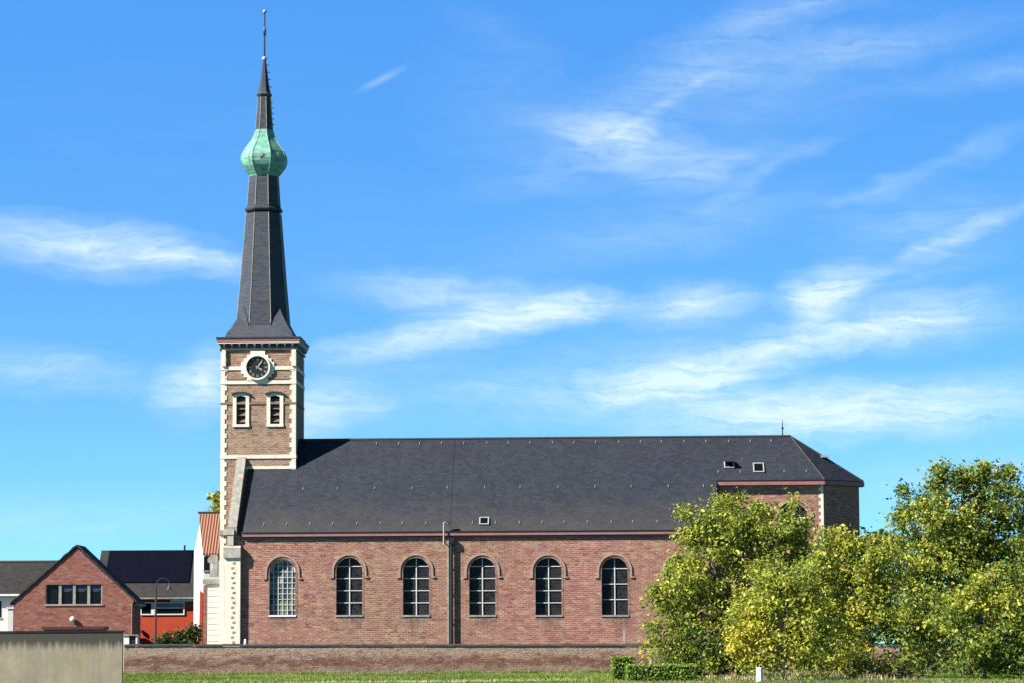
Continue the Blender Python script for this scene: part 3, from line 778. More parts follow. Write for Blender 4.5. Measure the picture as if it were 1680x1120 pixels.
# ---- tower
ZTT = Z(572, V_T, 425)
tw = MB()
def tz(py): return Z(py, V_T, 425)
lw = []
for (a, b) in ((388, 403), (443.5, 459)):
    ua, ub = U(a, V_T, 670), U(b, V_T, 670)
    lw.append(((ua+ub)/2, (ub-ua)/2, tz(694.5), tz(650.5), .09))
wall_with_openings(tw, T0, T1, -.3, ZTT, lw, V_T, .4)
tw.quad((T1,V_T,-.3),(T1,TVB,-.3),(T1,TVB,ZTT),(T1,V_T,ZTT)); tw.quad((T1,TVB,-.3),(T0,TVB,-.3),(T0,TVB,ZTT),(T1,TVB,ZTT))
tw.quad((T0,TVB,-.3),(T0,V_T,-.3),(T0,V_T,ZTT),(T0,TVB,ZTT)); tw.quad((T0,V_T,ZTT),(T1,V_T,ZTT),(T1,TVB,ZTT),(T0,TVB,ZTT))
part(tw, 'tower_wall', 'tower_brick')
def frame4(mb, z0, z1, p, inset=0.0):                  # band round all four sides of the tower
    mb.box(T0-p, T1+p, V_T-p, V_T+.1, z0, z1); mb.box(T0-p, T1+p, TVB-.1, TVB+p, z0, z1)
    mb.box(T0-p, T0+.1, V_T+.1, TVB-.1, z0, z1); mb.box(T1-.1, T1+p, V_T+.1, TVB-.1, z0, z1)
for cu in (0, 1):
    for cv in (0, 1):
        qz = MB(); k = 0; z = tz(577)
        while z > 0.1:
            w_ = .42 if k % 2 else .27
            low = cu == 1 and z < tz(768)
            if not low:
                a, b = (T0-.045, T0+w_) if cu == 0 else (T1-w_, T1+.045)
                c, d = (V_T-.045, V_T+.16) if cv == 0 else (TVB-.16, TVB+.045)
                qz.box(a, b, c, d, z-.36, z-.006)
                e, f = (T0-.045, T0+.1) if cu == 0 else (T1-.1, T1+.045)
                c, d = (V_T+.162, V_T+.1+w_) if cv == 0 else (TVB-.1-w_, TVB-.162)
                qz.box(e, f, c, d, z-.36, z-.006)
            z -= .36; k += 1
        part(qz, 'quoin_stack', 'stone')
for a, b in ((606, 600), (629, 623.3), (751.3, 745.5)):
    bd = MB(); frame4(bd, tz(a), tz(b), .075); part(bd, 'string_course', 'stone')
bd = MB(); bd.box(U(403, V_T), T1+.06, V_T-.065, V_T-.002, tz(768.6), tz(764)); part(bd, 'string_course', 'stone')
for a, b in ((U(362.6, V_T), U(369, V_T)), (U(477.5, V_T), U(485, V_T))):
    bd = MB(); bd.box(a, b, V_T-.21, V_T-.05, tz(599.9), tz(573.2)); part(bd, 'corner_strip', 'stone')
sd = MB(); frame4(sd, tz(662.3), tz(659), .075); part(sd, 'string_course', 'brown_trim')
ring_u = U(422.9, V_T, 602); ring_z = tz(601.8); pm1 = (ORG.y + V_T)/FPX
for s0, s1 in ((T0+.3, ring_u-18*pm1), (ring_u+18*pm1, T1-.3)):
    sd = MB(); sd.box(s0, s1, V_T-.05, V_T-.002, tz(621.5), tz(619)); part(sd, 'brown_ledge', 'brown_trim')
# louvred bell openings
for (u, h, zs, zp, rise) in lw:
    sm = MB(); o_ = .27; pz = .085
    sm.box(u-h-o_, u-h-.002, V_T-pz, V_T-.002, zs-.02, zp); sm.box(u+h+.002, u+h+o_, V_T-pz, V_T-.002, zs-.02, zp)
    sm.box(u-h-o_-.02, u+h+o_+.02, V_T-pz-.03, V_T-.002, zs-.22, zs-.023)
    pts = arch_points(u, h, zp, rise, 8); pto = arch_points(u, h+o_, zp+.13, rise+.07, 8)
    poly = [(u-h-o_, zp+.003), (u-h-.002, zp+.003)] + pts[1:-1] + [(u+h+.002, zp+.003), (u+h+o_, zp+.003)] + pto[::-1]
    sm.prism(poly, V_T-pz, V_T-.002)
    so = part(sm, 'louvre_window', 'stone')
    hd = MB(); pth = arch_points(u, h+o_+.1, zp+.16, rise+.07, 8); pti = arch_points(u, h+o_+.1, zp+.255, rise+.08, 8)
    hd.prism(pth + pti[::-1], V_T-.22, V_T-.002); part(hd, 'hood_moulding', 'dark_lead', so)
    bk = MB(); bk.quad((u-h,V_T+.395,zs),(u+h,V_T+.395,zs),(u+h,V_T+.395,zp+rise),(u-h,V_T+.395,zp+rise)); part(bk, 'dark_backing', 'interior', so)
    for k in range(4):
        z0 = zs + .18 + k*(zp-zs-.1)/4
        lv = MB(); lv.add([(u-h, V_T+.04, z0),(u+h, V_T+.04, z0),(u+h, V_T+.36, z0+.34),(u-h, V_T+.36, z0+.34),(u-h, V_T+.04, z0-.04),(u+h, V_T+.04, z0-.04),(u+h, V_T+.36, z0+.30),(u-h, V_T+.36, z0+.30)],
                  [(0,1,2,3),(7,6,5,4),(0,4,5,1),(1,5,6,2),(2,6,7,3),(3,7,4,0)])
        part(lv, 'louvre_slat', 'louvre', so)
# clock
rd = 18.3*pm1
ck = MB(); ck.ring(ring_u, ring_z, rd, rd+.13, V_T-.29, V_T-.10, 0, 2*math.pi, 40)
clock = part(ck, 'clock', 'stone')
steps = [(575, 581.5, 12), (581.5, 587, 17.5), (587, 593, 22.8), (593, 612.3, 27.3), (612.3, 617.8, 23), (617.8, 623.3, 17.4)]
right = []
for a, b, hw in steps: right += [(ring_u+hw*pm1, tz(a)), (ring_u+hw*pm1, tz(b))]
poly = right[::-1] + [(2*ring_u - x, z) for x, z in right]
st = MB(); st.prism(poly, V_T-.115, V_T-.003)
part(st, 'stepped_surround', 'stone', clock)
dm = MB(); dm.prism([(ring_u + (rd+.02)*math.cos(2*math.pi*i/40), ring_z + (rd+.02)*math.sin(2*math.pi*i/40)) for i in range(40)], V_T-.135, V_T-.117)
part(dm, 'clock_dial', 'dial', clock)
rom = ['XII','I','II','III','IV','V','VI','VII','VIII','IX','X','XI']
def bar2(mb, p, q, w, v0, v1):
    p, q = Vector(p), Vector(q); d = (q-p).normalized(); n = Vector((-d.y, d.x))*w
    mb.prism([(a.x, a.y) for a in (p+n, p-n, q-n, q+n)], v0, v1)
for i, s_ in enumerate(rom):
    nm = MB()
    a = math.pi/2 - i*math.pi/6; rad = Vector((math.cos(a), math.sin(a))); tan = Vector((math.sin(a), -math.cos(a)))
    c0 = Vector((ring_u, ring_z)); gw_ = {'I': .05, 'V': .09, 'X': .09}; tot = sum(gw_[c] for c in s_); x = -tot/2
    for c in s_:
        w = gw_[c]; m0 = x + w/2; x += w
        lo, hi = c0 + rad*rd*.64, c0 + rad*rd*.90; va, vb2 = V_T-.152, V_T-.137
        if c == 'I': bar2(nm, lo+tan*m0, hi+tan*m0, .014, va, vb2)
        elif c == 'V': bar2(nm, lo+tan*m0, hi+tan*(m0-.03), .013, va, vb2); bar2(nm, lo+tan*m0, hi+tan*(m0+.03), .012, va-.001, vb2)
        else: bar2(nm, lo+tan*(m0-.03), hi+tan*(m0+.03), .013, va, vb2); bar2(nm, lo+tan*(m0+.03), hi+tan*(m0-.03), .012, va-.001, vb2)
    part(nm, 'numeral', 'numeral', clock)
for ang, ln, w, lv in ((53, .70, .055, -.20), (-32, .5, .06, -.18)):
    hnd = MB(); a = R(ang); d = Vector((math.cos(a), math.sin(a))); n = Vector((-d.y, d.x)); c0 = Vector((ring_u, ring_z))
    pts = [c0 - d*.16 - n*w*.6, c0 - d*.16 + n*w*.6, c0 + d*ln*.62 + n*w*1.2, c0 + d*ln*.9*rd/.82, c0 + d*ln*.62 - n*w*1.2]
    hnd.prism([(p.x, p.y) for p in pts][::-1], V_T+lv, V_T+lv+.012); part(hnd, 'clock_hand', 'numeral', clock)
# cornice
def sq(mb, half, z0, z1): mb.box(TU-half, TU+half, TV-half, TV+half, z0, z1)
cn = MB(); sq(cn, TW+.30, tz(563), tz(560.4)); part(cn, 'cornice', 'stone')
ca_ = MB(); sq(ca_, TW+.345, tz(560.2), tz(556.2)); part(ca_, 'cornice_fascia', 'pink_gutter')
cl = MB(); sq(cl, TW+.41, tz(556), tz(553.8)); part(cl, 'cornice_flashing', 'dark_lead')
cs = MB(); sq(cs, TW+.09, tz(573), tz(563.2)); sq(cs, TW+.14, tz(573.8), tz(570.6)); part(cs, 'cornice_frieze', 'dark_lead')
n = 10
for i in range(n):
    x = TU - TW + .22 + i*(2*TW-.44)/(n-1); y = TV - TW + .22 + i*(2*TW-.44)/(n-1)
    cbm = MB(); cbm.prism_x([(V_T-.27, tz(563.2)), (V_T-.27, tz(565)), (V_T-.10, tz(570)), (V_T-.10, tz(563.2))], x-.07, x+.07)
    part(cbm, 'corbel', 'grey_stone')
    cbm = MB(); cbm.box(T1+.10, T1+.27, y-.07, y+.07, tz(568), tz(563.2)); part(cbm, 'corbel', 'grey_stone')
# spire
def cz(py): return Z(py, TV, 432)
def R8(px): return px*mpp/.955
PH = R(22.5)
sk = MB()
sqp = [(56.5*mpp, tz(553.7)), (52*mpp, cz(549.3)), (48*mpp, cz(545)), (45*mpp, cz(539.5)), (43.5*mpp, cz(528)), (36*mpp, cz(520))]
o = 0
for (a, z0), (b, z1) in zip(sqp[:-1], sqp[1:]):
    if a <= 45.1*mpp: break
    c0 = [(TU+sx*a, TV+sy*a, z0) for sx, sy in ((-1,-1),(1,-1),(1,1),(-1,1))]; c1 = [(TU+sx*b, TV+sy*b, z1) for sx, sy in ((-1,-1),(1,-1),(1,1),(-1,1))]
    sk.add(c0 + c1, [(i, (i+1) % 4, (i+1) % 4 + 4, i+4) for i in range(4)])
def rad_at(py): return np.interp(py, [290, 341, 352, 460, 500, 552], [23.6, 27.2, 28.6, 37.2, 40.8, 45.5])
for sx, sy in ((-1,-1),(1,-1),(1,1),(-1,1)):
    apx = rad_at(506)*mpp/.955*math.cos(R(22.5))/math.sqrt(2) + .02
    A = Vector((TU+sx*apx, TV+sy*apx, cz(504)))
    hb = 45*mpp; zb = cz(539.5); hb2 = 42*mpp
    C0 = Vector((TU+sx*hb, TV+sy*hb, zb)); Bx = Vector((TU+sx*hb*.42, TV+sy*hb, zb)); By = Vector((TU+sx*hb, TV+sy*hb*.42, zb))
    mid = (A*.45 + C0*.55); mid -= Vector((sx, sy, 0))*.05
    for q in ((A, Bx, mid), (Bx, C0, mid), (A, mid, By), (mid, C0, By)):
        sk.add([tuple(p) for p in q], [(0,1,2)])
    sk.add([tuple(p) for p in (Bx, C0, By, Vector((TU, TV, zb)))], [(0,1,2,3)])
part(sk, 'spire_skirt', 'spire_slate')
s1 = MB(); s1.lathe([(R8(rad_at(p)), cz(p)) for p in (552, 500, 460, 400, 352)], TU, TV, 8, PH)
spire = part(s1, 'spire', 'spire_slate')
s2 = MB(); s2.lathe([(R8(27.4), cz(343)), (R8(27.0), cz(338)), (R8(23.4), cz(289))], TU, TV, 8, PH); part(s2, 'upper_spire', 'spire_slate')
rg = MB(); rg.lathe([(R8(28.4), cz(349.5)), (R8(31), cz(346.6)), (R8(31.2), cz(344.6)), (R8(27.5), cz(341.5))], TU, TV, 8, PH); part(rg, 'spire_moulding', 'dark_lead')
ar = MB()
for i in range(8):
    a = PH + i*math.pi/4; c, s_ = math.cos(a), math.sin(a)
    ar.tube([(TU+R8(rad_at(p))*c, TV+R8(rad_at(p))*s_, cz(p)) for p in (535, 460, 352)], .035, 6)
    ar.tube([(TU+R8(rad_at(p))*c, TV+R8(rad_at(p))*s_, cz(p)) for p in (340, 290)], .035, 6)
part(ar, 'arris_rolls', 'zinc', spire).data.materials[0] = M['grey_stone']
prof = [(291, 23.5), (289, 24), (286, 26.5), (281, 30.5), (275, 34.5), (269, 37), (263, 37.9), (257, 37), (251, 34.5), (246, 31.5), (240, 27), (234, 22.6), (228, 19), (221, 16), (214, 14.2)]
on = MB(); on.lathe([(R8(r), cz(p)) for p, r in prof], TU, TV, 8, PH); onion = part(on, 'onion_dome', 'copper')
os_ = MB()
for i in range(8):
    a = PH + i*math.pi/4; os_.tube([(TU+R8(r)*math.cos(a), TV+R8(r)*math.sin(a), cz(p)) for p, r in prof], .04, 6)
part(os_, 'dome_seams', 'copper', onion)
for ang in (-90, -45):
    a = R(ang); c, s_ = math.cos(a), math.sin(a); rr = R8(37.6)*math.cos(R(22.5)) + .03
    sm = MB(); pts = []
    for k in range(10):
        r_ = .25 if k % 2 == 0 else .10; b = math.pi/2 + k*math.pi/5; x, y = r_*math.cos(b), r_*math.sin(b)
        pts.append((x, y))
    f0 = [(TU + rr*c - s_*x, TV + rr*s_ + c*x, cz(260) + y) for x, y in pts]; f1 = [(TU + (rr+.05)*c - s_*x, TV + (rr+.05)*s_ + c*x, cz(260) + y) for x, y in pts]
    sm.add(f0 + f1, [tuple(range(10)), tuple(range(19, 9, -1))] + [(i, i+10, (i+1) % 10+10, (i+1) % 10) for i in range(10)])
    part(sm, 'dome_star', 'gold', onion)
s3 = MB(); s3.lathe([(R8(14.3), cz(214.2)), (R8(12), cz(188)), (R8(10.4), cz(159))], TU, TV, 8, PH); part(s3, 'lantern_spire', 'spire_slate')
fl = MB(); fl.lathe([(R8(10.5), cz(160)), (R8(12), cz(158)), (R8(13.2), cz(156.3)), (R8(10.6), cz(153)), (R8(8.2), cz(143)), (R8(6.4), cz(130)), (R8(4.4), cz(114)), (R8(2.6), cz(101)), (R8(1.8), cz(96))], TU, TV, 8, PH)
cap = part(fl, 'spire_cap', 'spire_slate')
ar = MB()
for i in range(8):
    a = PH + i*math.pi/4; ar.tube([(TU+R8(r)*math.cos(a), TV+R8(r)*math.sin(a), cz(p)) for p, r in ((212, 14.3), (188, 12.1), (161, 10.5))], .03, 6)
part(ar, 'arris_rolls', 'grey_stone', cap)
sh = MB()
for p in range(170, 214, 9): sh.box(TU+R8(np.interp(p, [159, 214], [10.4, 14.2]))*.92, TU+R8(np.interp(p, [159, 214], [10.4, 14.2]))*.92+.2, TV-1.0*.2, TV-.13, cz(p), cz(p)+.05)
for p in range(108, 152, 12): sh.box(TU+R8(np.interp(p, [96, 153], [2, 10]))*.9, TU+R8(np.interp(p, [96, 153], [2, 10]))*.9+.22, TV-.1, TV-.03, cz(p), cz(p)+.05)
part(sh, 'spire_hooks', 'black_metal', cap)
fb = MB(); fb.lathe([(max(.005, 4.4*mpp*math.sin(t)), cz(97) - 4.4*mpp*math.cos(t)) for t in np.linspace(0.05, math.pi-.05, 11)], TU, TV, 16); ball = part(fb, 'finial_ball', 'zinc', None, True)
rd_ = MB(); rd_.tube([(TU, TV, cz(96)), (TU, TV, cz(23))], [.07, .05], 8); rd_.tube([(TU, TV, cz(60)), (TU, TV, cz(56)), (TU, TV, cz(50)), (TU, TV, cz(44))], [.05, .12, .11, .05], 8)
part(rd_, 'finial_rod', 'black_metal')
tb = MB(); tb.lathe([(max(.005, 3.4*mpp*math.sin(t)), cz(19.5) - 3.4*mpp*math.cos(t)) for t in np.linspace(0.05, math.pi-.05, 11)], TU, TV, 14); part(tb, 'finial_ball', 'zinc', None, True)

# ---- west gable parapet with its stone coping, corner pilaster, porch
pa = MB(); pw0, pw1 = U(374.5, 0, 860), U(389.5, 0, 860)
hgt = .62
pa.add([(pw0, -.35, zr(-.35)+.12), (pw1, -.35, zr(-.35)+.12), (pw1, V_T+.0, zr(V_T)+.12), (pw0, V_T, zr(V_T)+.12)] + [(pw0, -.35, zr(-.35)+.62), (pw1, -.35, zr(-.35)+.62), (pw1, V_T-.003, zr(V_T)+1.0), (pw0, V_T-.003, zr(V_T)+1.0)],
       [(0,3,2,1),(4,5,6,7),(0,1,5,4),(1,2,6,5),(2,3,7,6),(3,0,4,7)])
part(pa, 'gable_coping', 'grey_stone')
pb = MB(); pb.add([(pw0+.1, .04, -.3), (pw1-.04, .04, -.3), (pw1-.04, V_T-.01, -.3), (pw0+.1, V_T-.01, -.3), (pw0+.1, .04, zr(.04)+.14), (pw1-.04, .04, zr(.04)+.14), (pw1-.04, V_T-.01, zr(V_T)+.14), (pw0+.1, V_T-.01, zr(V_T)+.14)],
       [(0,3,2,1),(4,5,6,7),(0,1,5,4),(1,2,6,5),(2,3,7,6),(3,0,4,7)])
part(pb, 'gable_parapet', 'tower_brick')
kn = MB(); c0, c1 = U(369, 0, 880), U(388, 0, 880)
kn.box(U(367, 0), U(385, 0), -.45, .5, Z(877, 0, 380), Z(868, 0, 380))
kn.box(U(374, 0), U(384, 0), -.40, .5, Z(894.5, 0, 380), Z(877.2, 0, 380))
kn.prism_x([(-.55, Z(898, 0, 380)), (-.50, Z(914.5, 0, 380)), (.4, Z(914.5, 0, 380)), (.4, Z(894.8, 0, 380)), (-.35, Z(894.8, 0, 380))][::-1], U(368, 0), U(396, 0))
part(kn, 'kneeler_stone', 'grey_stone').data.materials[0] = plain('pale_grey_stone', (.6,.56,.49), .9, var=.25, scale=2)
pi_ = MB(); pu0, pu1 = U(367, -.3, 1000), U(394, -.3, 1000)
pi_.box(pu0, pu1, -.34, .35, -.3, Z(914.7, 0, 380)); part(pi_, 'corner_pilaster', 'stone')
pz_ = MB(); z = Z(917, 0, 380); k = 0; um = pu0 + (pu1-pu0)*.58
while z > .3:
    pz_.box(um - (.16 if k % 2 else .05), um + (.05 if k % 2 else .16), -.352, -.3, z-.36, z-.2); z -= .36; k += 1
part(pz_, 'brick_tooth_strip', 'tower_brick')
po = MB(); VP = V_T + .55
qa, qb = U(338.5, VP, 1000), T0 - .045
zpt = Z(957, VP, 350)
po.box(qa, qb-.003, VP, VP+4.2, -.3, zpt); porch = part(po, 'porch', 'stone')
pj = MB(); z = .3
while z < zpt - .3:
    pj.box(qa+.12, qb-.02, VP-.012, VP+.02, z, z+.028); z += .42
part(pj, 'stone_joints', 'brown_trim', porch)
pe = MB(); pe.box(U(333.5, VP, 1000), qa-.003, VP-.05, VP+4.0, -.3, zpt-.1); part(pe, 'brick_edge', 'house_brick', porch)
pc = MB(); pc.box(U(332.5, VP, 1000), qb-.003, VP-.18, VP+4.3, zpt+.003, zpt+.35)
def sx(px): return U(px, VP, 930)
def sz(py): return Z(py, VP, 350)
pc.prism([(sx(344.5), sz(940)), (sx(344), sz(945)), (sx(357), sz(945)), (sx(357), sz(912)), (sx(355), sz(909)), (sx(346), sz(910)), (sx(341), sz(915)), (sx(340.5), sz(921)), (sx(345), sz(923)), (sx(349.5), sz(924)), (sx(350), sz(931)), (sx(347), sz(934))][::1], VP-.05, VP+.5)
part(pc, 'scrolled_gable', 'grey_stone', porch)
le = MB(); le.box(T0-.14, T0+.5, V_T-.2, V_T-.05, Z(876, V_T, 365), Z(869, V_T, 365)); part(le, 'tower_ledge', 'grey_stone')

# ------------------------------------------------------------------ churchyard wall
YW = 196.0
wl, wr = P(203.5, 1056.5, YW), P(1760, 1055.5, YW)
def wz_(x): return wl.z + (x - wl.x)/(wr.x - wl.x)*(wr.z - wl.z)
yw = empty('churchyard_wall', (wl.x, YW, 0)); Lw = wr.x - wl.x
tag(yw, 'long low weathered brick churchyard wall with a dark coping, in front of the church', 'wall')
m = MB(); n = 70; prev = None
xs = [Lw*i/n for i in range(n+1)]
for i in range(n):
    x0, x1 = xs[i], xs[i+1]
    j0, j1 = wz_(wl.x+x0)-.13, wz_(wl.x+x1)-.13
    m.quad((x0,0,-.3),(x1,0,-.3),(x1,0,j1),(x0,0,j0)); m.quad((x1,.4,-.3),(x0,.4,-.3),(x0,.4,j0),(x1,.4,j1))
m.quad((0,.4,-.3),(0,0,-.3),(0,0,wl.z-.13),(0,.4,wl.z-.13)); m.quad((Lw,0,-.3),(Lw,.4,-.3),(Lw,.4,wr.z-.13),(Lw,0,wr.z-.13))
ym = yard_wall_mat(); rough_bump(ym, 2.2, .16, 1.8); m.build('brickwork', ym, yw)
m = MB(); z0, z1 = wl.z, wr.z
x = 0.0
while x < Lw:
    x2 = min(Lw, x+.62); a, b = wz_(wl.x+x), wz_(wl.x+x2); j = random.uniform(-.02, .02)
    m.add([(x,-.07,a-.125+j),(x2-.01,-.07,b-.125+j),(x2-.01,.47,b-.125+j),(x,.47,a-.125+j),(x,-.07,a-.05+j),(x2-.01,-.07,b-.05+j),(x2-.01,.2,b+.03+j),(x,.2,a+.03+j),(x2-.01,.47,b-.05+j),(x,.47,a-.05+j)],
          [(0,3,2,1),(0,1,5,4),(4,5,6,7),(7,6,8,9),(3,9,8,2),(0,4,7,9,3),(1,2,8,6,5)])
    x = x2
m.build('coping', plain('dark_coping', (.075,.066,.062), .9, var=.4, scale=2), yw)

# ------------------------------------------------------------------ concrete wall at the left
YC = 118.0
ca0, ca1 = P(-260, 1033, YC), P(201, 1034, YC)
cw_ = empty('concrete_wall', (ca1.x, YC, 0)); tag(cw_, 'tall stained concrete panel wall with black run-off along its top, at the left edge', 'wall')
Wc = ca1.x - ca0.x; x = -Wc; k = 0
m = MB(); edges = [0, -1.2, -2.05, -3.15, -4.2, -5.3, -6.4, -7.5, -8.6, -9.7, -Wc-.1]
for a, b in zip(edges[:-1], edges[1:]):
    m.box(b+.003, a-.003, 0, .22, -.3, ca1.z-.06); m.box(b-.003, b+.003, .008, .2, -.3, ca1.z-.065)
m.build('concrete_panels', M['concrete'], cw_)
m = MB(); m.box(-Wc-.1, .03, -.03, .25, ca1.z-.057, ca1.z+.015); m.build('wall_cap', plain('black_cap', (.016,.015,.015), .9, var=.3), cw_)

# ------------------------------------------------------------------ houses behind, at the left
def house_root(name, px, Y, label):
    p = P(px, 1062, Y); e = empty(name, (p.x, Y, 0)); tag(e, label, 'house', 'houses left of the church'); return e, p.x
# brick gable house
YB = 262.0
bh, bx = house_root('brick_house', 121, YB, 'red brick house with a pointed gable, a wide four-pane window and a round white lamp')
def hx(px, Y, x0, py=985): return P(px, py, Y).x - x0
def hz(py, Y, px): return P(px, py, Y).z
l, r_, apx = hx(23, YB, bx), hx(219, YB, bx), hx(125, YB, bx)
zl, zrr, za = hz(986, YB, 23), hz(984, YB, 219), hz(898, YB, 125)
wx0, wx1, wz0, wz1 = hx(75, YB, bx), hx(168, YB, bx), hz(990, YB, 120), hz(958, YB, 120)
m = MB(); DB = 5.0
m.quad((l,0,-.3),(wx0,0,-.3),(wx0,0,zl + (za-zl)*(wx0-l)/(apx-l)),(l,0,zl))
m.quad((wx1,0,-.3),(r_,0,-.3),(r_,0,zrr),(wx1,0,zrr+(za-zrr)*(r_-wx1)/(r_-apx)))
m.quad((wx0,0,-.3),(wx1,0,-.3),(wx1,0,wz0),(wx0,0,wz0))
m.quad((wx0,0,wz1),(wx1,0,wz1),(wx1,0,zrr+(za-zrr)*(r_-wx1)/(r_-apx)),(apx,0,za),(wx0,0,zl + (za-zl)*(wx0-l)/(apx-l)))
o_ = [(wx0,wz0),(wx0,wz1),(wx1,wz1),(wx1,wz0)]
for (a,b),(c,d) in zip(o_, o_[1:]+o_[:1]): m.quad((a,0,b),(c,0,d),(c,.3,d),(a,.3,b))
m.quad((r_,0,-.3),(r_,DB,-.3),(r_,DB,zrr),(r_,0,zrr)); m.quad((l,DB,-.3),(l,0,-.3),(l,0,zl),(l,DB,zl))
m.quad((r_,DB,-.3),(l,DB,-.3),(l,DB,zl),(apx,DB,za),(r_,DB,zrr))
m.build('wall', M['house_brick'], bh)
m = MB(); t = .22
for (xa, zaa, xb, zbb) in ((l-.35, zl-.32, apx, za+.1), (apx, za+.1, r_+.35, zrr-.32)):
    m.prism([(xa, zaa), (xb, zbb), (xb, zbb+t), (xa, zaa+t)], -.12, DB+.1)
m.build('roof', M['brown_tile_dark'], bh)
m = MB(); up = []; n = 32
for i in range(n+1):
    f = i/n; xa, za2 = (l-.35 + (apx-l+.35)*f*2, zl-.1 + (za+.33-zl+.1)*f*2) if f <= .5 else (apx + (r_+.35-apx)*(f-.5)*2, za+.33 + (zrr-.1-za-.33)*(f-.5)*2)
    up.append((xa, za2 + (.07 if i % 2 else -.02)))
low = [(x, z-.17) for x, z in up]
for a, b, c, d in zip(low[:-1], low[1:], up[1:], up[:-1]): m.prism([a, b, c, d], -.15, .25)
m.build('verge', M['brown_tile_dark'], bh)
wf = MB(); wf.box(wx0-.1, wx1+.1, -.1, .3, wz0-.16, wz0-.002)
w_ = MB(); w_.box(wx0, wx1, .22, .26, wz0, wz1); wo = w_.build('window', M['house_glass'], bh)
wf.build('sill', M['grey_stone'], wo)
for f, w2 in ((.25, .13), (.50, .13), (.755, .13), (.985, .06), (.01, .04)):
    m = MB(); x = wx0 + (wx1-wx0)*f; m.box(x-w2, x+w2, .08, .215, wz0, wz1); m.build('mullion', M['grey_stone'], wo)
for f in (.37, .62, .88):                              # blue reflections in the upper panes, modelled as coloured half discs
    m = MB(); x = wx0 + (wx1-wx0)*f; rr = .55
    m.prism([(x + rr*math.cos(math.pi + math.pi*i/12), wz1-.25 + rr*.8*math.sin(math.pi + math.pi*i/12)) for i in range(13)] + [(x+rr, wz1-.02), (x-rr, wz1-.02)], .205, .218)
    m.build('reflection_arc', plain('blue_reflection', (.03,.055,.11), .5, var=.2), wo)
lx, lz = hx(120, YB, bx), hz(1015, YB, 120)
m = MB(); m.lathe([(max(.005, .26*math.sin(t)), lz - .26*math.cos(t)) for t in np.linspace(.05, math.pi-.05, 9)], lx, -.3, 14); m.box(lx-.05, lx+.05, -.1, 0, lz-.08, lz+.08)
m.build('wall_lamp', M['white_paint'], bh, True)
m = MB(); m.tube([(r_-.12, -.08, zrr-.2), (r_-.12, -.08, 0)], .06, 8); m.build('rain_pipe', M['brown_trim'], bh)
m = MB(); m.box(r_+.05, r_+.5, -.1, DB, zrr-.5, zrr-.35); m.build('gutter', M['black_metal'], bh)

# white house at the far left
YH = 272.0
wh, x0 = house_root('white_house', 20, YH, 'white house with a long dark slate roof at the far left edge')
a, b = hx(-190, YH, x0), hx(130, YH, x0); ze, zk = hz(971, YH, 20), hz(919, YH, 20)
m = MB(); m.box(a, b, 0, 8, -.3, ze-.003); 
m.build('wall', M['white_wall'], wh)
m = MB(); m.prism_x([(-.5, ze-.1), (4, zk), (8.5, ze-.1), (8.5, ze-.35), (4, zk-.3), (-.5, ze-.35)][::-1], a-.3, b+.3); rfo = m.build('roof', M['house_slate'], wh)
m = MB(); m.tube([(a-.3, 4, zk+.03), (b+.3, 4, zk+.03)], .12, 8); m.build('ridge_tiles', M['dark_lead'], rfo)
m = MB(); m.box(a-.3, b+.3, -.68, -.5, ze-.34, ze-.16); m.build('gutter', M['white_paint'], wh)
m = MB(); w0, w1 = hx(-12, YH, x0), hx(2.5, YH, x0); m.box(w0, w1, -.03, .03, hz(1012, YH, 0), hz(985, YH, 0)); wo = m.build('window', M['house_glass'], wh)
m = MB(); m.box(w0-.1, w1+.1, -.08, -.032, hz(1014, YH, 0)-.05, hz(1012, YH, 0)); m.build('sill', M['grey_stone'], wo)
m = MB(); q0, q1 = hx(13, YH-2.5, x0), hx(22, YH-2.5, x0)
m.box(q0, q1, -2.5, -.003, -.3, hz(998, YH-2.5, 18)); m.box(q0-.12, q1+.12, -2.6, -.003, hz(998, YH-2.5, 18)+.003, hz(995, YH-2.5, 18)); m.build('annexe', M['white_wall'], wh)

# red house with solar panels
YR = 283.0
rh, x0 = house_root('red_house', 245, YR, 'low red rendered house with a roof full of dark solar panels')
a, b = hx(163, YR, x0), hx(327, YR, x0); ze, zk = hz(976, YR, 260), hz(899, YR, 260)
m = MB(); DR = 9.0
sl = (zk-ze)/(4.5)
m.prism_x([(0,-.3),(DR,-.3),(DR,ze),(DR/2,zk-.35),(0,ze)], a+.05, b-.05); m.build('wall', M['red_wall'], rh)
m = MB(); ra, rb = hx(168, YR+4.5, x0, 900), hx(321, YR+4.5, x0, 900)
m.prism_x([(-.55, ze-.12), (4.5, zk), (9.5, ze-.12), (9.5, ze-.35), (4.5, zk-.28), (-.55, ze-.35)][::-1], ra-.1, b); rfo = m.build('roof', M['house_slate'], rh)
m = MB(); pa_, pb_ = hx(174, YR+2, x0, 930), hx(312, YR+2, x0, 930)
def onroof(f): return (-.55 + 5.05*f, ze-.12 + (zk-ze+.12)*f)
(y0, z0), (y1, z1) = onroof(.28), onroof(.97)
m.add([(pa_, y0, z0+.06), (pb_, y0, z0+.06), (pb_, y1, z1+.06), (pa_, y1, z1+.06), (pa_, y0-.05, z0+.13), (pb_, y0-.05, z0+.13), (pb_, y1-.05, z1+.13), (pa_, y1-.05, z1+.13)], [(0,3,2,1),(4,5,6,7),(0,1,5,4),(1,2,6,5),(2,3,7,6),(3,0,4,7)])
m.build('solar_panels', M['solar'], rfo)
m = MB(); xx = hx(303, YR+4.5, x0, 900); m.tube([(xx, 4.5, zk-.1), (xx, 4.5, zk+.5)], .1, 8); m.build('flue', M['black_metal'], rfo)
m = MB(); m.box(ra, b, -.72, -.55, ze-.36, ze-.2); m.build('gutter', M['grey_stone'], rh)
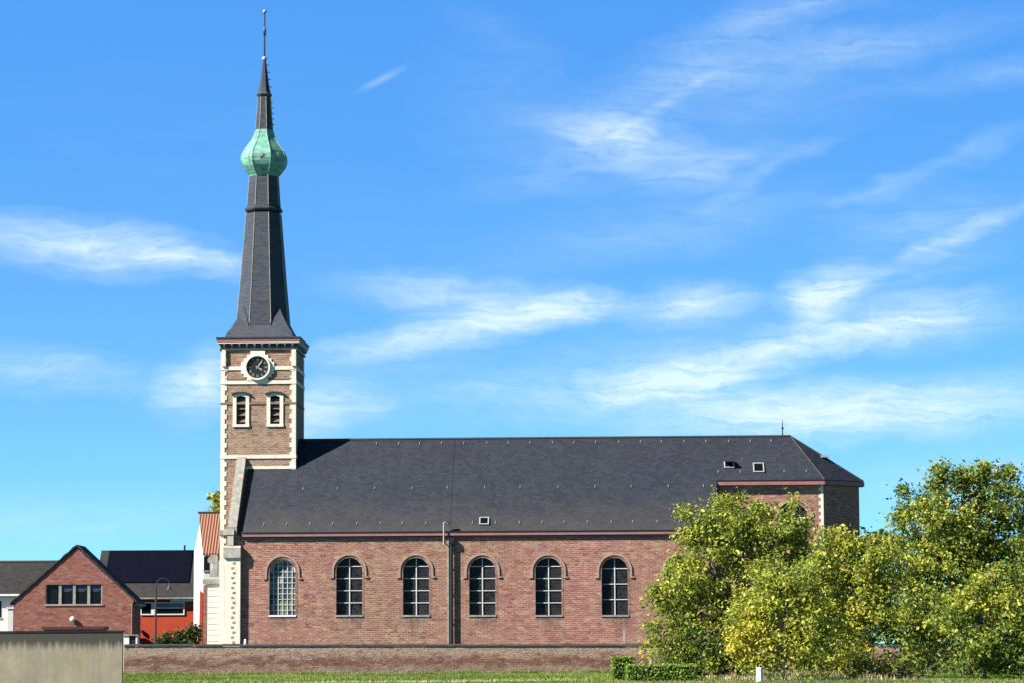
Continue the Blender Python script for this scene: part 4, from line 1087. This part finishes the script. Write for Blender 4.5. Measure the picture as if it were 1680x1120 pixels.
w0, w1, z0, z1 = hx(231, YR, x0), hx(303, YR, x0), hz(1008, YR, 260), hz(987, YR, 260)
m = MB(); m.box(w0, w1, -.04, .03, z0, z1); wo = m.build('window', M['house_glass'], rh)
m = MB()
for xa, xb, za_, zb_ in ((w0, w1, z1-.12, z1), (w0, w1, z0, z0+.12), (w0, w0+.1, z0+.12, z1-.12), (w1-.12, w1, z0+.12, z1-.12), (w0+(w1-w0)*.24, w0+(w1-w0)*.34, z0+.12, z1-.12), (w0+(w1-w0)*.36, w1-.14, z0+.62, z0+.78)):
    m.box(xa, xb, -.12, -.042, za_, zb_)
m.build('frame', M['white_paint'], wo)
m = MB(); m.box(w0+(w1-w0)*.36, w1-.14, -.07, -.045, z0+.8, z1-.13); m.build('roller_blind', plain('grey_blind', (.3,.3,.32), .7, var=.1), wo)
m = MB(); m.box(hx(280, YR, x0), hx(324, YR, x0), -.45, -.003, hz(986, YR, 300), hz(982.5, YR, 300)); m.build('awning', M['white_paint'], rh)
m = MB(); m.lathe([(.18, hz(1037, YR, 234)), (.18, hz(1033, YR, 234))], hx(234, YR, x0), -.2, 12); m.build('wall_vent', M['black_metal'], rh)

# tall white house with a pantile roof behind the tower
YT = 246.0
th, x0 = house_root('tall_white_house', 340, YT, 'tall white house with a ribbed red tile roof, just left of the church tower')
zr0, zr1 = hz(906, YT, 345), hz(843, YT+4, 345)
a, b = hx(316.5, YT+1, x0, 990), hx(400, YT, x0)
Ld = 4.0
# gable end (white) seen obliquely: the house is turned so that its gable leans into view
a2 = hx(328, YT, x0, 906)
m = MB()
e0 = (a2, 0); e1 = (hx(315, YT-.0, x0), 0)
gx0 = hx(316.5, YT, x0); gx1 = hx(333.5, YT, x0)
m.add([(gx0, .6, -.3), (gx1, 0, -.3), (gx1, 0, zr0), (hx(325, YT, x0), Ld, zr1+.1), (hx(322, YT, x0), Ld, zr1+.1), (gx0, .6, hz(905, YT, 318))], [(0,1,2,3,4,5)])
m.quad((gx1,0,-.3),(b,0,-.3),(b,0,zr0),(gx1,0,zr0))
m.quad((b,0,-.3),(b,8,-.3),(b,8,zr0),(b,Ld,zr1),(b,0,zr0)); m.quad((b,8,-.3),(gx0,8,-.3),(gx0,8,zr0),(b,8,zr0)); m.quad((gx0,8,-.3),(gx0,.6,-.3),(gx0,.6,hz(905,YT,318)),(hx(322,YT,x0),Ld,zr1+.1),(gx0,8,zr0))
m.build('wall', M['white_wall'], th)
m = MB(); rl0, rl1 = hx(333.5, YT, x0, 906), hx(326, YT+4, x0, 843)
m.add([(rl0, -.25, zr0-.05), (b+.2, -.25, zr0-.05), (b+.2, Ld, zr1+.12), (rl1, Ld, zr1+.12), (rl0, -.25, zr0-.25), (b+.2, -.25, zr0-.25), (b+.2, Ld, zr1-.1), (rl1, Ld, zr1-.1), (b+.2, 8.2, zr0-.05), (rl0, 8.2, zr0-.05)],
      [(0,1,2,3),(7,6,5,4),(0,4,5,1),(1,5,6,2),(3,7,4,0),(3,2,8,9)])
rfo = m.build('roof', M['pantile'], th)
m = MB(); m.tube([(rl1-.05, Ld, zr1+.16), (b+.2, Ld, zr1+.16)], .1, 8); m.build('ridge_tiles', M['brown_tile_dark'], rfo)
m = MB(); m.add([(gx0-.02, -.0+.5, -.3), (hx(333, YT, x0), -.06, -.3), (hx(333, YT, x0), -.06, hz(985, YT, 330)), (hx(328.5, YT, x0), .12, hz(985, YT, 330)), (hx(328.5, YT, x0), .12, -.3)], [(4,1,2,3)])
m.add([(hx(326, YT-.4, x0), -.4, -.3), (hx(332.5, YT-.4, x0), -.4, -.3), (hx(332.5, YT-.4, x0), -.4, hz(972, YT, 330)), (hx(328, YT-.4, x0), -.4, hz(968, YT, 330)), (hx(326, YT-.4, x0), -.1, -.3), (hx(332.5, YT-.4, x0), -.1, -.3), (hx(332.5, YT-.4, x0), -.1, hz(972, YT, 330)), (hx(328, YT-.4, x0), -.1, hz(968, YT, 330))],
      [(0,1,2,3),(1,5,6,2),(3,2,6,7),(4,0,3,7)])
m.build('red_pier', M['red_wall'], th)
m = MB(); m.box(hx(334, YT, x0), hx(343, YT, x0), -.04, .03, hz(935, YT, 338), hz(912, YT, 338)); wo = m.build('window', M['house_glass'], th)
m = MB(); m.box(hx(333, YT, x0), hx(344, YT, x0), -.1, -.042, hz(937, YT, 338), hz(935, YT, 338)); m.build('sill', M['grey_stone'], wo)

# low dark roof edge behind the concrete wall, small shed at its right end
p = P(120, 1062, 240); sh_ = empty('garden_shed', (p.x, 240, 0)); tag(sh_, 'low shed with a flat dark red roof edge just above the concrete wall', 'shed')
a, b, zt = P(72, 1028, 240).x-p.x, P(168, 1028, 240).x-p.x, P(120, 1027, 240).z
m = MB(); m.box(a, b, 0, 3, -.3, zt-.25); m.build('wall', M['house_brick'], sh_)
m = MB(); m.box(a-.12, b+.12, -.15, 3.1, zt-.247, zt); m.build('roof', plain('dark_red_felt', (.09,.03,.025), .8, var=.2), sh_)
p = P(214, 1062, 236); an = empty('garden_store', (p.x, 236, 0)); tag(an, 'small white and black garden store behind the right end of the concrete wall', 'shed')
a, b = P(203, 1045, 236).x-p.x, P(225, 1045, 236).x-p.x; zt = P(214, 1040, 236).z
m = MB(); m.box(a, a+.45, 0, 1.2, -.2, zt-.1); m.box(b-.12, b, 0, 1.2, -.2, zt-.1); m.build('side_panels', M['white_paint'], an)
m = MB(); m.box(a+.453, b-.123, .1, 1.1, -.2, zt-.11); m.build('door', M['black_metal'], an)
m = MB(); m.box(a-.1, b+.1, -.1, 1.3, zt-.097, zt); m.build('lid', M['grey_stone'], an)

# ------------------------------------------------------------------ lamps
Yl = 214.0; p = P(255, 1062, Yl); sl_ = empty('street_lamp', (p.x, Yl, 0)); tag(sl_, 'dark street lamp with a curved arm and bell shade in front of the red house', 'street lamp')
zt = P(255, 960, Yl).z; k = Yl/FPX
m = MB(); m.tube([(0,0,0),(0,0,1.2),(0,0,zt)], [.10,.085,.075], 10); m.build('pole', M['pole_dark'], sl_)
m = MB(); m.tube([(0, 0, zt-.15), (.05, 0, zt+.1)] + [(.05 + 10.5*k*(1-math.cos(t)), 0, zt+.1 + 10*k*math.sin(t)) for t in np.linspace(.1, math.pi*.93, 12)], .03, 6); m.build('arm', M['pole_dark'], sl_)
cx = .05 + 20.6*k; zz = zt+.1+1.0*k
m = MB(); m.lathe([(.04, zz+.05), (.05, zz-.1), (.09, zz-.2), (.17, zz-.34), (.24, zz-.42), (.24, zz-.45)], cx, 0, 14); m.build('lamp_shade', M['pole_dark'], sl_, True)
# wall light on the nave
p_ = ORG + UU*U(728, -.45, 875) + VV*(-.45); wlp = empty('wall_light', (p_.x, p_.y, 0), -TH); tag(wlp, 'grey floodlight on a short upright pole at the nave gutter', 'light')
za, zb = Z(893, -.45, 728), Z(856.5, -.45, 728)
m = MB(); m.tube([(0,0,za),(0,0,zb)], .055, 8); m.tube([(0,0,zb-.02),(.18,-.08,zb+.06)], .04, 6); m.build('pole', M['pole_grey'], wlp)
m = MB(); m.box(-.03, .03, .03, .44, za+.2, za+.26); m.build('bracket', M['pole_grey'], wlp)
m = MB(); m.add([(.12,-.18,zb-.05),(.5,-.18,zb+.04),(.5,.12,zb+.04),(.12,.12,zb-.05),(.14,-.15,zb+.09),(.46,-.15,zb+.16),(.46,.1,zb+.16),(.14,.1,zb+.09)],[(0,3,2,1),(4,5,6,7),(0,1,5,4),(1,2,6,5),(2,3,7,6),(3,0,4,7)]); m.build('lamp_head', M['pole_dark'], wlp)

# ------------------------------------------------------------------ churchyard bits seen over the wall
def stone(name, px, py, w, Y, mat, label, cat, kind):
    p = P(px, py, Y); zt = p.z; m = MB()
    if kind == 'post':
        m.lathe([(w, 0), (w, zt-.12), (w*.8, zt-.04), (w*.3, zt)], 0, 0, 10)
    elif kind == 'cross':
        m.prism([(-w,0),(w,0),(w*.7,zt*.75),(w*.6,zt),(-w*.6,zt),(-w*.7,zt*.75)], -.09, .09); m.box(-w*1.5, w*1.5, -.2, .2, 0, .25)
    else:
        m.prism([(-w,0),(w,0),(w,zt-w*.7)] + [(w*math.cos(t), zt-w*.7+w*.7*math.sin(t)) for t in np.linspace(.2, math.pi-.2, 7)] + [(-w, zt-w*.7)], -.08, .08)
    o = m.build(name, M[mat]); o.location = (p.x, Y, 0); tag(o, label, cat, 'gravestones over the wall' if name == 'gravestone' else None); return o
stone('white_post', 402.5, 1047.5, .10, 203.5, 'post_white', 'small white post beside the corner pilaster of the church', 'post', 'post')
stone('gravestone', 419, 1049, .09, 203, 'weather_stone', 'dark slim gravestone top, the lower of two just over the wall', 'gravestone', 'slab')
stone('gravestone', 451.5, 1045, .15, 203, 'weather_stone', 'brown gravestone top under the stained glass window', 'gravestone', 'slab')
stone('memorial_stele', 1024, 1032, .09, 202.5, 'pale_stele', 'slender pale memorial stele against the nave wall, near the orchard tree', 'memorial', 'cross')

# ------------------------------------------------------------------ foliage
def leaf_mesh(name, pts, nrm_bias, size, asp, tint, mat, parent, droop=.5):
    n = len(pts); pts = np.asarray(pts)
    ax = rng.normal(size=(n,3)); ax[:,2] = ax[:,2]*.7 - droop; ax /= np.linalg.norm(ax, axis=1, keepdims=True)
    nn = rng.normal(size=(n,3)) + np.array(nrm_bias); nn -= ax*np.sum(nn*ax, axis=1, keepdims=True); nn /= np.linalg.norm(nn, axis=1, keepdims=True)
    sd = np.cross(ax, nn); L = (size*np.clip(np.exp(rng.normal(-.04, .30, n)), .5, 1.6))[:,None]; Wd = L*asp
    v = np.empty((n,4,3)); v[:,0] = pts; v[:,1] = pts + ax*L*.45 + sd*Wd + nn*L*.10; v[:,2] = pts + ax*L - nn*L*.12; v[:,3] = pts + ax*L*.45 - sd*Wd + nn*L*.10
    me = bpy.data.meshes.new(name); me.vertices.add(n*4); me.vertices.foreach_set('co', v.reshape(-1))
    me.loops.add(n*4); me.loops.foreach_set('vertex_index', np.arange(n*4, dtype=np.int32))
    me.polygons.add(n); me.polygons.foreach_set('loop_start', np.arange(0, n*4, 4, dtype=np.int32))
    me.update(calc_edges=True)
    at = me.attributes.new('leaf_tint', 'FLOAT', 'POINT'); at.data.foreach_set('value', np.repeat(np.clip(tint, 0, 1), 4).astype(np.float32))
    me.materials.append(mat); o = bpy.data.objects.new(name, me); COL.objects.link(o); o.parent = parent
    return o
GR = {'orchard_tree': 'orchard trees in front of the church', 'background_tree': 'trees behind the church'}
def tree(name, label, bpx, Y, clumps, size=.20, asp=.28, per=24, mat='leaf', bark='bark', tr=.16, tdens=1.0, group=None, lean=0., depth=.85, spread=.30, base_tint=.45, cat='tree'):
    b = P(bpx, 1100, Y); root = empty(name, (b.x, Y, 0)); tag(root, label, cat, group or GR.get(name))
    k = Y/FPX; tm = MB(); pts = []; tin = []
    zmax = max(P(c[0], c[1], Y).z for c in clumps)
    fork = Vector((lean, 0, zmax*.28))
    tm.tube([(0,0,-.2), (lean*.3, 0, fork.z*.5), tuple(fork)], [tr*1.25, tr, tr*.85], 9)
    for (cx, cy, rx, rz, dens, tint) in clumps:
        c = P(cx, cy, Y); c = Vector((c.x-b.x, random.uniform(-.5,.5)*rx*k*.6, c.z)); ex, ez = rx*k, rz*k; ey = ex*depth
        mid = fork.lerp(c, .5) + Vector((random.uniform(-.3,.3), random.uniform(-.3,.3), random.uniform(.0,.35)))
        if c.z < fork.z*1.1: mid = Vector((c.x*.4, c.y*.4, max(c.z+.2, fork.z*.9)))
        tm.tube([tuple(fork*.98), tuple(mid), tuple(c)], [tr*.6, tr*.36, tr*.14], 6)
        area = ex*ez*3.14; ns = int(area*6.2*dens*tdens) + 4
        d = rng.normal(size=(ns,3)); d /= np.linalg.norm(d, axis=1, keepdims=True)
        rr = rng.uniform(.12, 1.0, ns)**.55
        sc = np.array([c.x, c.y, c.z]) + d*rr[:,None]*np.array([ex, ey, ez])
        for q in range(min(9, ns)):
            tm.tube([tuple(c), tuple(np.array(c)*.4 + sc[q]*.6 + [0,0,.1]), tuple(sc[q])], [tr*.13, tr*.08, tr*.03], 4, False)
        for s_ in sc:
            n = int(per*random.uniform(.35, 1.7)); sp = spread*random.uniform(.5, 1.35)
            pp = s_ + rng.normal(size=(n,3))*np.array([sp, sp, sp*.75]); pts.append(pp)
            tin.append(tint + .05 + random.gauss(0, .13) + rng.normal(0, .09, n))
    pts = np.concatenate(pts); tin = np.concatenate(tin)
    ok = pts[:,2] > .12; pts = pts[ok]; tin = tin[ok]
    spot = rng.random(len(tin)); tin = np.where(spot > .985, 1.0, np.minimum(tin, .93))
    tm.build('trunk', M[bark], root, True)
    leaf_mesh('crown', pts, (0, -.3, .55), size, asp, tin, M[mat], root)
    return root

tree('orchard_tree', 'big leafy orchard tree with ragged top shoots, standing in front of the choir', 1215, 160, [
    (1185, 820, 8, 9, .5, .55), (1210, 818, 8, 9, .5, .55), (1240, 830, 7, 9, .5, .52), (1303, 822, 9, 9, .5, .5), (1128, 840, 10, 12, .5, .55), (1130, 880, 12, 16, .7, .5), (1188, 864, 44, 40, .9, .5), (1150, 856, 24, 26, .7, .5), (1212, 850, 28, 26, .8, .52), (1238, 848, 14, 16, .6, .48), (1305, 856, 24, 30, .8, .46), (1270, 880, 44, 44, .9, .46), (1250, 850, 20, 24, .6, .46),
    (1145, 885, 30, 34, .8, .5), (1205, 905, 60, 50, .9, .5), (1300, 905, 48, 46, .9, .46), (1120, 960, 52, 42, .9, .56), (1078, 972, 22, 22, .7, .45), (1110, 925, 20, 20, .6, .55), (1142, 925, 20, 20, .6, .55),
    (1180, 985, 64, 56, .9, .5), (1112, 1015, 52, 48, 1.0, .44), (1150, 1052, 66, 44, 1.0, .42), (1090, 1058, 30, 36, .9, .4), (1250, 960, 56, 50, .9, .55), (1330, 960, 44, 46, .9, .52), (1190, 1078, 56, 28, 1.0, .42), (1110, 1085, 40, 18, 1.0, .4), (1160, 1092, 50, 14, .9, .4)], tr=.2, per=46)
tree('orchard_tree', 'low yellowing orchard tree with a bright yellow patch, beside the white post', 1285, 150, [
    (1238, 1010, 30, 34, 1.0, .72), (1225, 1050, 32, 30, 1.1, .86), (1250, 1035, 26, 38, 1.1, .84), (1285, 975, 46, 50, .9, .56), (1325, 1010, 50, 50, .9, .60), (1290, 1055, 44, 34, 1.0, .62), (1345, 1060, 44, 36, .9, .54), (1240, 1085, 28, 16, .9, .68), (1300, 1088, 34, 14, .8, .58), (1205, 1020, 20, 30, .7, .58), (1265, 945, 26, 34, .7, .54), (1310, 955, 34, 30, .7, .52), (1262, 985, 14, 20, .7, .7)], tr=.09, bark='pale_bark', per=46)
tree('orchard_tree', 'mid green orchard tree between the yellowing tree and the tall dark tree', 1400, 155, [
    (1375, 920, 44, 44, .9, .54), (1408, 898, 30, 26, .8, .54), (1448, 922, 50, 44, .9, .52), (1338, 935, 30, 40, .8, .53), (1390, 980, 62, 52, .9, .55), (1458, 985, 58, 54, .9, .52), (1360, 1020, 50, 44, .9, .6), (1425, 1035, 60, 48, .9, .53), (1390, 1072, 54, 28, .9, .56), (1340, 1092, 40, 12, .8, .5), (1430, 1090, 50, 14, .9, .48), (1495, 1040, 52, 48, .9, .46), (1350, 885, 20, 20, .6, .5), (1480, 1082, 44, 20, .8, .4), (1378, 878, 10, 14, .6, .5), (1432, 886, 10, 14, .6, .5), (1365, 1045, 16, 18, .9, .72)], tr=.11, bark='pale_bark', per=46)
tree('walnut_tree', 'tallest dark green tree at the right edge, rising above the orchard', 1590, 168, [
    (1545, 770, 9, 10, .5, .36), (1612, 766, 10, 10, .5, .36), (1642, 776, 10, 10, .5, .36), (1578, 776, 9, 9, .5, .36), (1482, 802, 9, 11, .4, .36), (1660, 778, 14, 14, .5, .36), (1548, 805, 42, 38, .7, .36), (1610, 792, 44, 34, .75, .34), (1652, 818, 44, 44, .8, .34), (1500, 828, 26, 22, .5, .36), (1545, 775, 12, 16, .6, .34), (1612, 780, 16, 12, .6, .34), (1578, 788, 12, 12, .5, .34), (1486, 858, 24, 28, .8, .42), (1468, 885, 20, 24, .8, .46), (1530, 862, 56, 48, 1.1, .5), (1600, 862, 62, 50, 1.1, .42), (1550, 895, 50, 30, 1.0, .46), (1685, 870, 54, 64, .9, .36),
    (1492, 925, 50, 46, 1.1, .52), (1570, 930, 64, 52, 1.2, .5), (1640, 930, 64, 52, 1.2, .42), (1520, 990, 60, 50, 1.2, .5), (1700, 960, 54, 64, .9, .4), (1600, 1000, 64, 52, .9, .45), (1530, 1050, 56, 40, .9, .4), (1660, 1030, 64, 46, .9, .36), (1590, 1060, 60, 36, .8, .36), (1700, 1060, 50, 46, .9, .34), (1540, 1085, 60, 22, .8, .34), (1640, 1082, 60, 26, .8, .32)], mat='leaf', tr=.24, size=.215, per=46)
tree('orchard_tree', 'bushy tree with lime yellow sprays in front of the tall dark tree', 1615, 149, [
    (1588, 985, 26, 24, .9, .70), (1632, 992, 34, 24, .9, .68), (1560, 1010, 40, 44, .8, .48), (1668, 990, 44, 50, .8, .52), (1605, 960, 30, 30, .6, .48), (1650, 1040, 50, 34, .8, .44), (1595, 1050, 50, 32, .8, .40), (1705, 1045, 44, 50, .9, .40), (1640, 945, 26, 26, .6, .46), (1600, 1085, 70, 18, 1.0, .38), (1680, 1088, 50, 18, 1.0, .36)], tr=.1, per=46)
tree('background_tree', 'dark distant tree top beside the apse', 1432, 300, [(1432, 890, 20, 14, 1, .2), (1412, 900, 22, 18, 1, .2), (1445, 905, 24, 18, 1, .25), (1425, 960, 40, 60, 1, .2)], mat='dark_leaf', size=.5, asp=.35, spread=.7, per=12)
tree('background_tree', 'bright green tree top peeping out left of the clock tower', 372, 262, [(360, 820, 9, 17, 1.4, .5), (372, 850, 18, 36, 1, .5), (357, 836, 6, 8, 1.2, .45), (375, 920, 20, 50, .8, .4)], mat='leaf', size=.35, asp=.35, spread=.32, per=22)
tree('garden_shrub', 'dark green shrub along the foot of the red house', 300, 215, [(262, 1051, 10, 7, 1.6, .35), (274, 1049, 12, 10, 1.6, .35), (288, 1047, 14, 11, 1.6, .4), (302, 1043, 14, 13, 1.6, .45), (315, 1040, 13, 16, 1.6, .5), (324, 1038, 9, 17, 1.4, .5), (295, 1052, 34, 7, 1.4, .3)], mat='dark_leaf', size=.17, asp=.45, spread=.2, per=30, tr=.05, cat='shrub')

# clipped hedges
def hedge(name, label, px0, px1, py1, Y, dep, group='clipped hedges'):
    a, b = P(px0, 1100, Y), P(px1, 1100, Y); zt = P((px0+px1)/2, py1, Y).z; w = b.x-a.x
    root = empty(name, ((a.x+b.x)/2, Y, 0)); tag(root, label, 'hedge', group)
    m = MB(); m.box(-w/2+.08, w/2-.08, .08, dep-.08, -.1, zt-.08); m.build('twig_core', plain('hedge_core', (.03,.05,.012), .95, var=.3), root)
    S = [(w*zt, 0), (w*dep, 1), (dep*zt, 2), (dep*zt, 3)]; pts = []
    for ar_, f in S:
        n = int(ar_*420); u_, v_ = rng.random(n), rng.random(n); o_ = rng.normal(0, .035, n)
        if f == 0: q = np.stack([(u_-.5)*w, o_+.05, v_*zt], 1)
        elif f == 1: q = np.stack([(u_-.5)*w, v_*dep, zt-.05+o_], 1)
        elif f == 2: q = np.stack([np.full(n, -w/2+.05)+o_, u_*dep, v_*zt], 1)
        else: q = np.stack([np.full(n, w/2-.05)+o_, u_*dep, v_*zt], 1)
        pts.append(q)
    pts = np.concatenate(pts); leaf_mesh('foliage', pts, (0,-.4,.6), .10, .42, .5 + rng.normal(0, .2, len(pts)), M['hedge_leaf'], root, .1)
hedge('clipped_hedge', 'taller upright block of clipped green hedge in front of the brick wall', 1005, 1039, 1077, 152, .9)
hedge('clipped_hedge', 'longer low clipped hedge running under the big orchard tree', 1029, 1142, 1090, 147, 1.2)

# fence post
p = P(1246, 1105, 144.5); m = MB(); zt = P(1246, 1094, 144.5).z
m.tube([(0, 0, -.2), (.01, 0, .3), (.0, 0, zt-.05), (.0, 0, zt)], [.21, .18, .165, .13], 12)
o = m.build('white_post', M['post_white']); o.location = (p.x, 144.5, 0); tag(o, 'thick white painted post at the bottom under the yellowing tree', 'post')
# brush pile
p = P(1485, 1102, 152); root = None
m = MB()
for i in range(160):
    a = random.uniform(0, 2*math.pi); r_ = random.uniform(0, .9); z = max(.02, (.62*(1-r_)) * random.random()); b = random.uniform(0, math.pi)
    q = Vector((r_*math.cos(a)*1.0, r_*math.sin(a)*.7, z)); d = Vector((math.cos(b), math.sin(b)*.6, random.uniform(-.2,.35)))*random.uniform(.2,.5)
    m.tube([tuple(q-d), tuple(q+d)], [.02,.012], 4, False)
o = m.build('brush_pile', plain('dead_twigs', (.2,.13,.09), .95, var=.4, scale=6)); o.location = (p.x, 152, 0); tag(o, 'heap of brown dead twigs on the ground under the mid green trees', 'brush pile')

# ------------------------------------------------------------------ grass
def blades(name, n, xr, yr, hgt, mat, tintf, wid=.02, mask=None, kind='stuff'):
    x = rng.uniform(*xr, n); y = rng.uniform(*yr, n)
    if mask is not None:
        k = mask(x, y); x = x[k]; y = y[k]; n = len(x)
    h = hgt*rng.uniform(.4, 1.5, n); a = rng.uniform(0, math.pi, n); b = rng.normal(0, .35, (n,2))
    v = np.empty((n,3,3)); w = wid*rng.uniform(.7, 1.6, n)
    v[:,0] = np.stack([x-w*np.cos(a), y-w*np.sin(a), np.zeros(n)], 1); v[:,1] = np.stack([x+w*np.cos(a), y+w*np.sin(a), np.zeros(n)], 1)
    v[:,2] = np.stack([x+b[:,0]*h, y+b[:,1]*h, h], 1)
    me = bpy.data.meshes.new(name); me.vertices.add(n*3); me.vertices.foreach_set('co', v.reshape(-1))
    me.loops.add(n*3); me.loops.foreach_set('vertex_index', np.arange(n*3, dtype=np.int32)); me.polygons.add(n); me.polygons.foreach_set('loop_start', np.arange(0, n*3, 3, dtype=np.int32)); me.update(calc_edges=True)
    at = me.attributes.new('leaf_tint', 'FLOAT', 'POINT'); at.data.foreach_set('value', np.repeat(np.clip(tintf(x, y, n), 0, 1), 3).astype(np.float32))
    me.materials.append(mat); o = bpy.data.objects.new(name, me); COL.objects.link(o); o['kind'] = kind
    return o
def onpath(x, y): return (x > -13.5) & (x < 4.5) & (np.abs(y-path_y(x)) < path_w(x)*(.8+.3*np.sin(x*3+y)))
def gt_(x, y, n): return np.where(onpath(x, y), .93 + rng.normal(0, .1, n), .42 + .16*np.sin(x*.35+1.3*np.sin(y*.21)) + .1*np.sin(x*1.7+y*.6) + rng.normal(0, .15, n))
blades('grass', 110000, (-33, 36), (134, 195.9), .10, M['grass_blade'], gt_, .022, lambda x, y: ~onpath(x, y) | (rng.random(len(x)) < .5))
blades('tall_grass', 7000, (-28, 10), (194.6, 195.9), .24, M['grass_blade'], lambda x, y, n: .35 + rng.normal(0, .2, n), .03, lambda x, y: rng.random(len(x)) < (.25 + .75*(np.sin(x*.9+np.sin(x*.37)*2) > .2)))
blades('dry_grass', 6000, (8, 22), (148, 170), .26, M['straw'], lambda x, y, n: .5 + rng.normal(0, .3, n), .025, lambda x, y: np.sin(x*1.1+np.sin(y*.5)*1.5) + .5*np.sin(y*.4) > .0)
